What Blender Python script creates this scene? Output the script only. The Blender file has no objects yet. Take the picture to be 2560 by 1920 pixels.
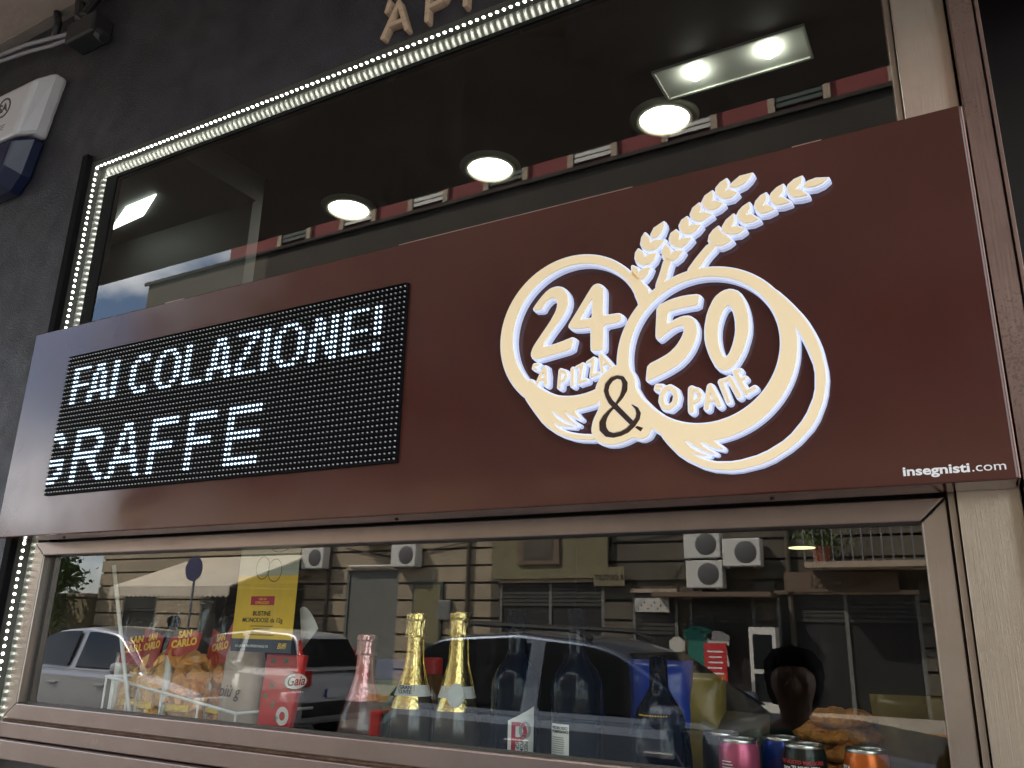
import bpy, bmesh, math, random
import numpy as np
from mathutils import Vector, Matrix
random.seed(7)
SC = bpy.context.scene
COL = SC.collection
R = math.radians
# ------------------------------------------------------------------ camera
cam_d = bpy.data.cameras.new('camera')
cam = bpy.data.objects.new('camera', cam_d)
COL.objects.link(cam)
cam_d.sensor_fit = 'HORIZONTAL'
cam_d.sensor_width = 36.0
cam_d.lens = 2047.13 / 2560 * 36.0
cam_d.clip_start = 0.02
cam_d.clip_end = 3000
yaw, pitch, roll = 0.51368, 0.29497, 0.02409
fwd = Vector((-math.sin(yaw) * math.cos(pitch), math.cos(yaw) * math.cos(pitch), math.sin(pitch)))
rgt = Vector((math.cos(yaw), math.sin(yaw), 0))
upv = rgt.cross(fwd)
r2 = rgt * math.cos(roll) + upv * math.sin(roll)
u2 = -rgt * math.sin(roll) + upv * math.cos(roll)
CAM = Vector((1.7786, -1.0734, 1.60))
cam.matrix_world = Matrix(((r2.x, u2.x, -fwd.x, CAM.x), (r2.y, u2.y, -fwd.y, CAM.y), (r2.z, u2.z, -fwd.z, CAM.z), (0, 0, 0, 1)))
SC.camera = cam
# ------------------------------------------------------------------ world, sun, exposure
SUN_TO = Vector((-0.52, 0.42, 0.74)).normalized()
sun_el = math.asin(SUN_TO.z)
sun_rot = math.atan2(SUN_TO.x, SUN_TO.y)
W = bpy.data.worlds.new('World')
SC.world = W
W.use_nodes = True
nt = W.node_tree
nt.nodes.clear()
def wn(t): return nt.nodes.new(t)
out = wn('ShaderNodeOutputWorld'); bg = wn('ShaderNodeBackground'); sky = wn('ShaderNodeTexSky')
sky.sky_type = 'NISHITA'; sky.sun_disc = False; sky.sun_elevation = sun_el; sky.sun_rotation = sun_rot
sky.air_density = 1.0; sky.dust_density = 0.6; sky.ozone_density = 1.5
tc = wn('ShaderNodeTexCoord'); ns = wn('ShaderNodeTexNoise'); rp = wn('ShaderNodeValToRGB'); mx = wn('ShaderNodeMix')
ns.inputs['Scale'].default_value = 3.4; ns.inputs['Detail'].default_value = 8; ns.inputs['Roughness'].default_value = 0.55
rp.color_ramp.elements[0].position = 0.44; rp.color_ramp.elements[1].position = 0.56
mx.data_type = 'RGBA'
mpw = wn('ShaderNodeMapping'); mpw.name = 'cloud_map'; mpw.inputs['Location'].default_value = (1.37, 0.71, 0.43); mpw.inputs['Scale'].default_value = (1, 1, 1.6)
nt.links.new(tc.outputs['Generated'], mpw.inputs['Vector']); nt.links.new(mpw.outputs['Vector'], ns.inputs['Vector'])
nt.links.new(ns.outputs['Fac'], rp.inputs['Fac'])
nt.links.new(rp.outputs['Color'], mx.inputs['Factor'])
nt.links.new(sky.outputs['Color'], mx.inputs['A'])
mx.inputs['B'].default_value = (12.0, 12.2, 12.6, 1)
nt.links.new(mx.outputs['Result'], bg.inputs['Color'])
bg.inputs['Strength'].default_value = 0.10
nt.links.new(bg.outputs['Background'], out.inputs['Surface'])
sd = bpy.data.lights.new('sun', 'SUN')
sd.energy = 4.5; sd.angle = R(0.55); sd.color = (1.0, 0.91, 0.77)
so = bpy.data.objects.new('sun', sd)
COL.objects.link(so)
so.rotation_euler = (-SUN_TO).to_track_quat('-Z', 'Y').to_euler()
so.location = (0, 0, 30)
vs = SC.view_settings
vs.view_transform = 'Standard'; vs.look = 'None'; vs.gamma = 1.0; vs.exposure = 1.95; vs.use_curve_mapping = False
SC.render.engine = 'CYCLES'
cy = SC.cycles
cy.use_denoising = True
try: cy.denoiser = 'OPENIMAGEDENOISE'
except Exception: pass
cy.max_bounces = 8; cy.transparent_max_bounces = 16; cy.glossy_bounces = 4; cy.diffuse_bounces = 3
cy.sample_clamp_indirect = 4.0; cy.use_adaptive_sampling = True; cy.adaptive_threshold = 0.02
cy.caustics_reflective = True; cy.caustics_refractive = False; cy.blur_glossy = 0.5
# ------------------------------------------------------------------ helpers
def srgb(r, g, b):
    f = lambda c: (c / 12.92) if c <= 0.04045 else ((c + 0.055) / 1.055) ** 2.4
    return (f(r / 255), f(g / 255), f(b / 255), 1)
MATS = {}
def mat(name, col=(0.5, 0.5, 0.5), rough=0.5, metal=0.0, spec=0.5, emit=None, estr=0.0, noise=0.0, nscale=8.0, bump=0.0, bscale=60.0, coat=0.0, stretch=None, col2=None, aniso=0.0, rvar=0.0, sample='AUTO', alpha=None):
    if name in MATS: return MATS[name]
    m = bpy.data.materials.new(name); m.use_nodes = True
    t = m.node_tree; N = t.nodes; L = t.links
    p = N['Principled BSDF']
    c4 = tuple(col[:3]) + (1,)
    p.inputs['Base Color'].default_value = c4
    p.inputs['Roughness'].default_value = rough
    p.inputs['Metallic'].default_value = metal
    p.inputs['Specular IOR Level'].default_value = spec
    if coat: p.inputs['Coat Weight'].default_value = coat; p.inputs['Coat Roughness'].default_value = 0.08
    if aniso: p.inputs['Anisotropic'].default_value = aniso
    if emit is not None:
        p.inputs['Emission Color'].default_value = tuple(emit[:3]) + (1,)
        p.inputs['Emission Strength'].default_value = estr
    if alpha is not None: p.inputs['Alpha'].default_value = alpha
    need = noise > 0 or bump > 0 or col2 is not None or rvar > 0
    if need:
        tcn = N.new('ShaderNodeTexCoord'); mp = N.new('ShaderNodeMapping')
        L.new(tcn.outputs['Object'], mp.inputs['Vector'])
        if stretch: mp.inputs['Scale'].default_value = stretch
    if noise > 0 or col2 is not None:
        n = N.new('ShaderNodeTexNoise'); n.inputs['Scale'].default_value = nscale; n.inputs['Detail'].default_value = 7; n.inputs['Roughness'].default_value = 0.62
        L.new(mp.outputs['Vector'], n.inputs['Vector'])
        rr = N.new('ShaderNodeValToRGB'); rr.color_ramp.elements[0].position = 0.32; rr.color_ramp.elements[1].position = 0.70
        a = c4; b = (tuple(col2[:3]) + (1,)) if col2 is not None else tuple(min(1, v * (1 + noise)) for v in col[:3]) + (1,)
        if col2 is None: a = tuple(v * (1 - noise) for v in col[:3]) + (1,)
        rr.color_ramp.elements[0].color = a; rr.color_ramp.elements[1].color = b
        L.new(n.outputs['Fac'], rr.inputs['Fac']); L.new(rr.outputs['Color'], p.inputs['Base Color'])
    if rvar > 0:
        n3 = N.new('ShaderNodeTexNoise'); n3.inputs['Scale'].default_value = nscale * 1.7; n3.inputs['Detail'].default_value = 6
        L.new(mp.outputs['Vector'], n3.inputs['Vector'])
        ma = N.new('ShaderNodeMapRange'); ma.inputs['From Min'].default_value = 0.3; ma.inputs['From Max'].default_value = 0.7
        ma.inputs['To Min'].default_value = max(0.02, rough - rvar); ma.inputs['To Max'].default_value = rough + rvar
        L.new(n3.outputs['Fac'], ma.inputs['Value']); L.new(ma.outputs['Result'], p.inputs['Roughness'])
    if bump > 0:
        n2 = N.new('ShaderNodeTexNoise'); n2.inputs['Scale'].default_value = bscale; n2.inputs['Detail'].default_value = 4
        L.new(mp.outputs['Vector'], n2.inputs['Vector'])
        bp = N.new('ShaderNodeBump'); bp.inputs['Strength'].default_value = bump; bp.inputs['Distance'].default_value = 0.01
        L.new(n2.outputs['Fac'], bp.inputs['Height']); L.new(bp.outputs['Normal'], p.inputs['Normal'])
    if sample == 'NONE':
        try: m.cycles.emission_sampling = 'NONE'
        except Exception: pass
    MATS[name] = m
    return m
def glassmat(name, ior=1.75, tint=(1, 1, 1), grime=0.0):
    m = bpy.data.materials.new(name); m.use_nodes = True
    t = m.node_tree; N = t.nodes; L = t.links; N.clear()
    o = N.new('ShaderNodeOutputMaterial'); tr = N.new('ShaderNodeBsdfTransparent'); gl = N.new('ShaderNodeBsdfGlossy'); fr = N.new('ShaderNodeFresnel'); mxs = N.new('ShaderNodeMixShader'); ge = N.new('ShaderNodeNewGeometry')
    tr.inputs['Color'].default_value = tuple(tint) + (1,)
    gl.inputs['Roughness'].default_value = 0.0
    fr.inputs['IOR'].default_value = ior
    inv = N.new('ShaderNodeMath'); inv.operation = 'SUBTRACT'; inv.inputs[0].default_value = 1.0
    mu = N.new('ShaderNodeMath'); mu.operation = 'MULTIPLY'
    L.new(ge.outputs['Backfacing'], inv.inputs[1]); L.new(fr.outputs['Fac'], mu.inputs[0]); L.new(inv.outputs[0], mu.inputs[1])
    L.new(mu.outputs[0], mxs.inputs['Fac']); L.new(tr.outputs[0], mxs.inputs[1]); L.new(gl.outputs[0], mxs.inputs[2])
    last = mxs
    if grime > 0:
        df = N.new('ShaderNodeBsdfDiffuse'); df.inputs['Color'].default_value = (0.5, 0.48, 0.45, 1)
        tcn = N.new('ShaderNodeTexCoord'); mp = N.new('ShaderNodeMapping'); mp.inputs['Scale'].default_value = (9, 9, 2.0)
        n = N.new('ShaderNodeTexNoise'); n.inputs['Scale'].default_value = 1.6; n.inputs['Detail'].default_value = 9; n.inputs['Roughness'].default_value = 0.7
        rr = N.new('ShaderNodeValToRGB'); rr.color_ramp.elements[0].position = 0.52; rr.color_ramp.elements[1].position = 0.85
        rr.color_ramp.elements[1].color = (grime, grime, grime, 1)
        L.new(tcn.outputs['Object'], mp.inputs['Vector']); L.new(mp.outputs['Vector'], n.inputs['Vector']); L.new(n.outputs['Fac'], rr.inputs['Fac'])
        m2 = N.new('ShaderNodeMixShader'); mu2 = N.new('ShaderNodeMath'); mu2.operation = 'MULTIPLY'
        L.new(rr.outputs['Color'], mu2.inputs[0]); L.new(inv.outputs[0], mu2.inputs[1])
        L.new(mu2.outputs[0], m2.inputs['Fac']); L.new(mxs.outputs[0], m2.inputs[1]); L.new(df.outputs[0], m2.inputs[2]); last = m2
    L.new(last.outputs[0], o.inputs['Surface'])
    MATS[name] = m
    return m
def linkobj(o, parent=None):
    COL.objects.link(o)
    if parent is not None: o.parent = parent
    return o
def obj(name, bm, m, parent=None, smooth=False, bevel=0.0, loc=None, kind=None):
    me = bpy.data.meshes.new(name)
    if isinstance(bm, bpy.types.Mesh): me = bm
    else:
        bm.normal_update(); bm.to_mesh(me); bm.free()
    if m is not None and len(me.materials) == 0: me.materials.append(MATS[m] if isinstance(m, str) else m)
    if smooth:
        for f in me.polygons: f.use_smooth = True
    o = bpy.data.objects.new(name, me)
    linkobj(o, parent)
    if loc is not None: o.location = loc
    if bevel > 0:
        b = o.modifiers.new('bevel', 'BEVEL'); b.width = bevel; b.segments = 2; b.limit_method = 'ANGLE'; b.angle_limit = R(40)
    if kind: o['kind'] = kind
    return o
def tag(o, label, cat, group=None):
    o['label'] = label; o['category'] = cat
    if group: o['group'] = group
    return o
def thing(name, label, cat, loc=(0, 0, 0), rz=0, group=None):
    o = bpy.data.objects.new(name, None); COL.objects.link(o)
    o.empty_display_size = 0.1
    o.location = loc; o.rotation_euler = (0, 0, rz)
    return tag(o, label, cat, group)
def addbox(bm, x0, x1, y0, y1, z0, z1):
    v = [bm.verts.new(p) for p in ((x0, y0, z0), (x1, y0, z0), (x1, y1, z0), (x0, y1, z0), (x0, y0, z1), (x1, y0, z1), (x1, y1, z1), (x0, y1, z1))]
    for f in ((0, 3, 2, 1), (4, 5, 6, 7), (0, 1, 5, 4), (1, 2, 6, 5), (2, 3, 7, 6), (3, 0, 4, 7)): bm.faces.new([v[i] for i in f])
    return bm
def bx(*a):
    return addbox(bmesh.new(), *a)
def box(name, a, m, parent=None, bevel=0.0, **k):
    return obj(name, bx(*a), m, parent, bevel=bevel, **k)
def prism(pts, y0, y1):
    # closed polygon in x,z extruded along y
    bm = bmesh.new()
    a = [bm.verts.new((p[0], y0, p[1])) for p in pts]; b = [bm.verts.new((p[0], y1, p[1])) for p in pts]
    n = len(pts)
    area = sum(pts[i][0] * pts[(i + 1) % n][1] - pts[(i + 1) % n][0] * pts[i][1] for i in range(n))
    bm.faces.new(a if area > 0 else a[::-1]); bm.faces.new(b[::-1] if area > 0 else b)
    for i in range(n):
        j = (i + 1) % n
        bm.faces.new((a[i], b[i], b[j], a[j])) if area > 0 else bm.faces.new((a[j], b[j], b[i], a[i]))
    bmesh.ops.recalc_face_normals(bm, faces=bm.faces)
    return bm
def tube(pts, r, seg=8, bm=None, cap=True):
    bm = bm or bmesh.new()
    P = [Vector(p) for p in pts]; rings = []
    rr = r if isinstance(r, (list, tuple)) else [r] * len(P)
    prev = None
    for i, p in enumerate(P):
        d = (P[min(i + 1, len(P) - 1)] - P[max(i - 1, 0)]).normalized()
        if prev is None:
            a = d.orthogonal().normalized()
        else:
            a = (prev - d * prev.dot(d)).normalized()
        prev = a; b = d.cross(a)
        rings.append([bm.verts.new(p + (a * math.cos(2 * math.pi * k / seg) + b * math.sin(2 * math.pi * k / seg)) * rr[i]) for k in range(seg)])
    for i in range(len(P) - 1):
        for k in range(seg):
            bm.faces.new((rings[i][k], rings[i][(k + 1) % seg], rings[i + 1][(k + 1) % seg], rings[i + 1][k]))
    if cap:
        bm.faces.new(rings[0][::-1]); bm.faces.new(rings[-1])
    return bm
def lathe(prof, seg=28, bm=None, a0=0.0, a1=2 * math.pi):
    # prof: list of (radius, z)
    bm = bm or bmesh.new(); full = abs(a1 - a0 - 2 * math.pi) < 1e-6
    n = seg if full else seg + 1
    rings = []
    for r, z in prof:
        if r < 1e-6: rings.append([bm.verts.new((0, 0, z))])
        else: rings.append([bm.verts.new((r * math.cos(a0 + (a1 - a0) * k / seg), r * math.sin(a0 + (a1 - a0) * k / seg), z)) for k in range(n)])
    for i in range(len(prof) - 1):
        A, B = rings[i], rings[i + 1]
        for k in range(seg):
            k2 = (k + 1) % n
            if len(A) == 1 and len(B) == 1: continue
            if len(A) == 1: bm.faces.new((A[0], B[k2], B[k]))
            elif len(B) == 1: bm.faces.new((A[k], A[k2], B[0]))
            else: bm.faces.new((A[k], A[k2], B[k2], B[k]))
    return bm
def copy_tree(o, parent=None):
    c = o.copy(); COL.objects.link(c); c.parent = parent
    for ch in list(o.children): copy_tree(ch, c)
    return c
def curve2mesh(cu, y=0.0):
    # 2D curve in u,v -> mesh standing in the x,z plane, front towards -y
    o = bpy.data.objects.new('tmp', cu); COL.objects.link(o)
    dg = bpy.context.evaluated_depsgraph_get()
    me = bpy.data.meshes.new_from_object(o.evaluated_get(dg))
    bpy.data.objects.remove(o); bpy.data.curves.remove(cu)
    me.transform(Matrix(((1, 0, 0, 0), (0, 0, -1, y), (0, 1, 0, 0), (0, 0, 0, 1))))
    me.materials.clear()
    return me
def textmesh(s, size, ext=0.0002, bold=0.0, align='LEFT', y=0.0, shear=0.0, spacing=1.0):
    cu = bpy.data.curves.new('txt', 'FONT'); cu.body = s; cu.size = size; cu.extrude = ext; cu.offset = bold
    cu.align_x = align; cu.shear = shear; cu.space_character = spacing; cu.resolution_u = 3
    return curve2mesh(cu, y)
def text(name, s, size, m, parent, loc, ext=0.0002, bold=0.0, align='LEFT', shear=0.0, spacing=1.0, rot=None):
    me = textmesh(s, size, ext, bold, align, 0.0, shear, spacing)
    o = obj(name, me, m, parent)
    o.location = loc
    if rot: o.rotation_euler = rot
    return o
def bend_text(me, r, cx=0.0):
    # wrap a flat text mesh (x,z plane) round a vertical cylinder of radius r, centred on its front (-y)
    for v in me.vertices:
        a = (v.co.x - cx) / r; d = r + 0.0004 - v.co.y
        v.co = Vector((d * math.sin(a), -d * math.cos(a), v.co.z))
    return me
# ------------------------------------------------------------------ signed distance drawing
def chaikin(p, n=1, closed=True):
    P = [np.array(q[:2], float) for q in p]
    for _ in range(n):
        Q = []
        m = len(P)
        for i in range(m):
            a, b = P[i], P[(i + 1) % m]
            Q += [a * 0.8 + b * 0.2, a * 0.2 + b * 0.8]
        P = Q
    return P
class Field:
    def __init__(s, x0, x1, z0, z1, h=0.0008):
        s.h = h; s.x0 = x0; s.z0 = z0
        s.nx = int((x1 - x0) / h) + 1; s.nz = int((z1 - z0) / h) + 1
        s.d = np.full((s.nz, s.nx), 0.02)
        s.X = x0 + h * np.arange(s.nx); s.Z = z0 + h * np.arange(s.nz)
    def sub(s, bb, mg=0.014):
        i0 = max(0, int((bb[0] - mg - s.x0) / s.h)); i1 = min(s.nx, int((bb[1] + mg - s.x0) / s.h) + 2)
        j0 = max(0, int((bb[2] - mg - s.z0) / s.h)); j1 = min(s.nz, int((bb[3] + mg - s.z0) / s.h) + 2)
        return i0, i1, j0, j1
    def comb(s, w, f, op):
        i0, i1, j0, j1 = w
        v = s.d[j0:j1, i0:i1]
        s.d[j0:j1, i0:i1] = np.minimum(v, f) if op == '+' else np.maximum(v, -f)
    def poly(s, p, op='+', smooth=1):
        P = np.array(chaikin(p, smooth) if smooth else [q[:2] for q in p])
        w = s.sub((P[:, 0].min(), P[:, 0].max(), P[:, 1].min(), P[:, 1].max())); i0, i1, j0, j1 = w
        X, Z = np.meshgrid(s.X[i0:i1], s.Z[j0:j1])
        d2 = np.full(X.shape, 1e9); ins = np.zeros(X.shape, bool); n = len(P)
        for i in range(n):
            a, b = P[i], P[(i + 1) % n]; e = b - a; L2 = e @ e + 1e-18
            t = np.clip(((X - a[0]) * e[0] + (Z - a[1]) * e[1]) / L2, 0, 1)
            d2 = np.minimum(d2, (X - a[0] - t * e[0]) ** 2 + (Z - a[1] - t * e[1]) ** 2)
            c = (a[1] > Z) != (b[1] > Z)
            if abs(e[1]) > 1e-12: ins ^= c & (X < a[0] + (Z - a[1]) * e[0] / e[1])
        s.comb(w, np.where(ins, -1, 1) * np.sqrt(d2), op); return s
    def stroke(s, p, op='+', grow=0.0):
        P = np.array(p, float)
        rm = P[:, 2].max() + grow
        w = s.sub((P[:, 0].min() - rm, P[:, 0].max() + rm, P[:, 1].min() - rm, P[:, 1].max() + rm)); i0, i1, j0, j1 = w
        X, Z = np.meshgrid(s.X[i0:i1], s.Z[j0:j1]); f = np.full(X.shape, 1e9)
        for a, b in zip(P[:-1], P[1:]):
            e = b[:2] - a[:2]; L2 = e @ e + 1e-18
            t = np.clip(((X - a[0]) * e[0] + (Z - a[1]) * e[1]) / L2, 0, 1)
            f = np.minimum(f, np.hypot(X - a[0] - t * e[0], Z - a[1] - t * e[1]) - (a[2] + t * (b[2] - a[2])) - grow)
        s.comb(w, f, op); return s
    def ring(s, cx, cz, ro, ci, czi, ri):
        w = s.sub((cx - ro, cx + ro, cz - ro, cz + ro)); i0, i1, j0, j1 = w
        X, Z = np.meshgrid(s.X[i0:i1], s.Z[j0:j1])
        s.comb(w, np.maximum(np.hypot(X - cx, Z - cz) - ro, ri - np.hypot(X - ci, Z - czi)), '+'); return s
    def contours(s, iso=0.0):
        d = s.d - iso; d[0, :] = d[-1, :] = d[:, 0] = d[:, -1] = 0.01
        d = np.where(np.abs(d) < 1e-9, 1e-9, d)
        neg = d < 0
        segs = {}
        jj, ii = np.nonzero((neg[:-1, :-1].astype(int) + neg[:-1, 1:] + neg[1:, 1:] + neg[1:, :-1]) % 4)
        def pt(e):
            k, j, i = e
            if k == 0: t = d[j, i] / (d[j, i] - d[j, i + 1]); return (s.X[i] + t * s.h, s.Z[j])
            t = d[j, i] / (d[j, i] - d[j + 1, i]); return (s.X[i], s.Z[j] + t * s.h)
        for j, i in zip(jj, ii):
            a, b, c, e = neg[j, i], neg[j, i + 1], neg[j + 1, i + 1], neg[j + 1, i]
            eb, er, et, el = (0, j, i), (1, j, i + 1), (0, j + 1, i), (1, j, i)
            case = a * 1 + b * 2 + c * 4 + e * 8
            T = {1: [(el, eb)], 2: [(eb, er)], 3: [(el, er)], 4: [(er, et)], 5: [(el, eb), (er, et)], 6: [(eb, et)], 7: [(el, et)], 8: [(et, el)], 9: [(et, eb)], 10: [(eb, er), (et, el)], 11: [(et, er)], 12: [(er, el)], 13: [(er, eb)], 14: [(eb, el)]}[case]
            for p, q in T: segs.setdefault(p, []).append(q); segs.setdefault(q, []).append(p)
        loops = []
        while segs:
            st = next(iter(segs)); cur = st; lp = [st]; prev = None
            while True:
                nx = segs[cur]
                if not nx: break
                q = nx.pop(); segs[q].remove(cur)
                if not nx: segs.pop(cur, None)
                cur = q
                if cur == st: break
                lp.append(cur)
            for e in lp:
                if e in segs and not segs[e]: segs.pop(e)
            if len(lp) > 6: loops.append(simplify([pt(e) for e in lp], 0.00012))
        return loops
def simplify(p, tol):
    P = np.array(p); n = len(P)
    keep = np.zeros(n, bool); far = int(np.argmax(((P - P[0]) ** 2).sum(1))); keep[[0, far]] = True
    st = [(0, far), (far, n)]
    while st:
        a, b = st.pop()
        if b - a < 2: continue
        A, B = P[a], P[b % n]; e = B - A; L = math.hypot(*e) + 1e-12
        dd = np.abs((P[a + 1:b, 0] - A[0]) * e[1] - (P[a + 1:b, 1] - A[1]) * e[0]) / L
        k = int(np.argmax(dd))
        if dd[k] > tol: keep[a + 1 + k] = True; st += [(a, a + 1 + k), (a + 1 + k, b)]
    return [tuple(q) for q in P[keep]]
def slab(loops, depth, y, bevel=0.0):
    # filled outline, front face at y, depth towards +y
    cu = bpy.data.curves.new('c', 'CURVE'); cu.dimensions = '2D'; cu.fill_mode = 'BOTH'; cu.extrude = depth / 2 - bevel
    if bevel: cu.bevel_depth = bevel; cu.offset = -bevel; cu.bevel_resolution = 1
    for l in loops:
        if len(l) < 3: continue
        sp = cu.splines.new('POLY'); sp.points.add(len(l) - 1)
        for i, q in enumerate(l): sp.points[i].co = (q[0], q[1], 0, 1)
        sp.use_cyclic_u = True
    return curve2mesh(cu, y + depth / 2)
# ------------------------------------------------------------------ materials
mat('wall_dark', (0.019, 0.0185, 0.024), 0.5, bump=0.35, bscale=260, noise=0.4, nscale=9, rvar=0.12)
mat('wall_upper', (0.22, 0.19, 0.16), 0.85, noise=0.15, nscale=3, bump=0.2, bscale=80)
mat('slab_beige', (0.36, 0.29, 0.24), 0.85, noise=0.18, nscale=4, bump=0.15, bscale=60)
mat('base_panel', (0.045, 0.043, 0.042), 0.5, noise=0.2)
mat('black', (0.006, 0.006, 0.006), 0.5)
mat('black_gloss', (0.008, 0.008, 0.009), 0.25)
mat('frame_black', (0.006, 0.006, 0.006), 0.85, spec=0.1)
mat('gap_dark', (0.012, 0.009, 0.007), 0.8)
mat('rust', (0.10, 0.055, 0.03), 0.8, noise=0.6, nscale=60)
def steelmat(name, col, rough, stretch, bump=0.12, stain=0.25, aniso=0.5, spots=0.0, rv=1.0):
    m = mat(name, col, rough, metal=1.0)
    t = m.node_tree; N = t.nodes; L = t.links; p = N['Principled BSDF']
    tcn = N.new('ShaderNodeTexCoord'); mp = N.new('ShaderNodeMapping'); mp.inputs['Scale'].default_value = stretch
    L.new(tcn.outputs['Object'], mp.inputs['Vector'])
    n = N.new('ShaderNodeTexNoise'); n.inputs['Scale'].default_value = 14; n.inputs['Detail'].default_value = 5; n.inputs['Roughness'].default_value = 0.6
    L.new(mp.outputs['Vector'], n.inputs['Vector'])
    bpn = N.new('ShaderNodeBump'); bpn.inputs['Strength'].default_value = bump; bpn.inputs['Distance'].default_value = 0.002
    L.new(n.outputs['Fac'], bpn.inputs['Height']); L.new(bpn.outputs['Normal'], p.inputs['Normal'])
    mr = N.new('ShaderNodeMapRange'); mr.inputs['To Min'].default_value = rough - 0.08 * rv; mr.inputs['To Max'].default_value = rough + 0.1 * rv
    L.new(n.outputs['Fac'], mr.inputs['Value']); L.new(mr.outputs['Result'], p.inputs['Roughness'])
    s = N.new('ShaderNodeTexNoise'); s.inputs['Scale'].default_value = 5; s.inputs['Detail'].default_value = 8; s.inputs['Roughness'].default_value = 0.65
    L.new(tcn.outputs['Object'], s.inputs['Vector'])
    r = N.new('ShaderNodeValToRGB'); r.color_ramp.elements[0].position = 0.35; r.color_ramp.elements[1].position = 0.65
    r.color_ramp.elements[0].color = tuple(v * (1 - stain) for v in col) + (1,); r.color_ramp.elements[1].color = tuple(col) + (1,)
    L.new(s.outputs['Fac'], r.inputs['Fac'])
    lastc = r.outputs['Color']
    if spots:
        v = N.new('ShaderNodeTexNoise'); v.inputs['Scale'].default_value = 230; v.inputs['Detail'].default_value = 3
        g = N.new('ShaderNodeTexNoise'); g.inputs['Scale'].default_value = 7; g.inputs['Detail'].default_value = 3
        L.new(tcn.outputs['Object'], v.inputs['Vector']); L.new(tcn.outputs['Object'], g.inputs['Vector'])
        ad = N.new('ShaderNodeMath'); ad.operation = 'MULTIPLY_ADD'; ad.inputs[1].default_value = 0.66
        L.new(g.outputs['Fac'], ad.inputs[0]); L.new(v.outputs['Fac'], ad.inputs[2])
        r3 = N.new('ShaderNodeValToRGB'); r3.color_ramp.elements[0].position = 0.99; r3.color_ramp.elements[1].position = 1.04 if False else 1.0
        r3.color_ramp.elements[0].position = 0.985; r3.color_ramp.elements[0].color = (0, 0, 0, 1); r3.color_ramp.elements[1].color = (spots, spots, spots, 1)
        L.new(ad.outputs[0], r3.inputs['Fac'])
        mm = N.new('ShaderNodeMix'); mm.data_type = 'RGBA'; mm.inputs['B'].default_value = (0.05, 0.035, 0.028, 1)
        L.new(r3.outputs['Color'], mm.inputs['Factor']); L.new(lastc, mm.inputs['A']); lastc = mm.outputs['Result']
    L.new(lastc, p.inputs['Base Color'])
    return m
steelmat('steel_v', (0.40, 0.345, 0.295), 0.32, (60, 60, 0.9), bump=0.12, stain=0.15, rv=0.6)
steelmat('steel_h', (0.35, 0.285, 0.255), 0.36, (0.5, 60, 60), bump=0.035, stain=0.16, rv=0.35)
steelmat('steel_reveal', (0.45, 0.45, 0.40), 0.31, (60, 1.0, 60), bump=0.0)
steelmat('steel_reveal_v', (0.50, 0.50, 0.45), 0.31, (60, 1.0, 60), bump=0.0)
steelmat('steel_plate', (0.52, 0.465, 0.39), 0.30, (60, 60, 0.9), bump=0.16, stain=0.15, rv=0.7)
steelmat('bronze', (0.21, 0.15, 0.125), 0.42, (20, 20, 0.8), spots=0.3)
m = mat('sign_brown', (0.062, 0.0180, 0.0128), 0.15, spec=0.45, noise=0.16, nscale=3.0, rvar=0.08, bump=0.10, bscale=1.7)
mat('sign_trim', (0.55, 0.40, 0.36), 0.3, metal=0.6)
mat('cream', (0.84, 0.69, 0.43), 0.55, emit=(1.0, 0.82, 0.52), estr=0.042)
mat('acrylic', (0.52, 0.55, 0.66), 0.3, emit=(0.70, 0.78, 1.0), estr=0.15, noise=0.05, nscale=30)
mat('acrylic_edge', (0.48, 0.50, 0.60), 0.2, emit=(0.62, 0.70, 1.0), estr=0.12)
mat('amp_brown', (0.035, 0.016, 0.011), 0.35)
mat('print_white', (0.80, 0.80, 0.80), 0.6)
mat('led_board', (0.0035, 0.0035, 0.005), 0.8, spec=0.12)
mat('led_off', (0.50, 0.50, 0.48), 0.25, spec=0.6)
mat('led_on', (0.8, 0.85, 1.0), 0.3, emit=(0.55, 0.78, 1.0), estr=0.55, sample='NONE')
mat('strip_led', (1, 1, 1), 0.3, emit=(0.95, 1.0, 0.92), estr=4.6)
mat('downlight', (1, 1, 1), 0.3, emit=(1.0, 0.97, 0.88), estr=9.0)
mat('spot_lens', (1, 1, 1), 0.3, emit=(0.98, 1.0, 0.90), estr=12.0)
mat('square_light', (1, 1, 1), 0.3, emit=(0.93, 1.0, 0.92), estr=1.6)
mat('far_lamp', (1, 1, 1), 0.3, emit=(1.0, 0.93, 0.45), estr=0.5)
mat('lamp_trim', (0.06, 0.06, 0.05), 0.4)
mat('ring_trim', (0.30, 0.29, 0.22), 0.5)
mat('spot_housing', (0.55, 0.56, 0.50), 0.45)
mat('ceiling_black', (0.010, 0.010, 0.010), 0.7)
mat('ceiling_grey', (0.10, 0.105, 0.10), 0.7)
mat('inner_dark', (0.030, 0.025, 0.022), 0.8, noise=0.25, nscale=2)
mat('wood_letter', (0.42, 0.30, 0.20), 0.6, noise=0.2, nscale=40, stretch=(1, 1, 6))
mat('plastic_white', (0.46, 0.45, 0.46), 0.45, bump=0.1, bscale=300, noise=0.05)
mat('plastic_blue', (0.005, 0.009, 0.038), 0.35)
mat('emblem_dark', (0.05, 0.045, 0.05), 0.6)
mat('cable_grey', (0.22, 0.22, 0.24), 0.5)
mat('cable_black', (0.015, 0.015, 0.016), 0.5)
glassmat('glass_upper', 1.82, (0.93, 0.95, 0.93), 0.02)
glassmat('glass_lower', 1.90, (0.94, 0.96, 0.94), 0.035)
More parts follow.
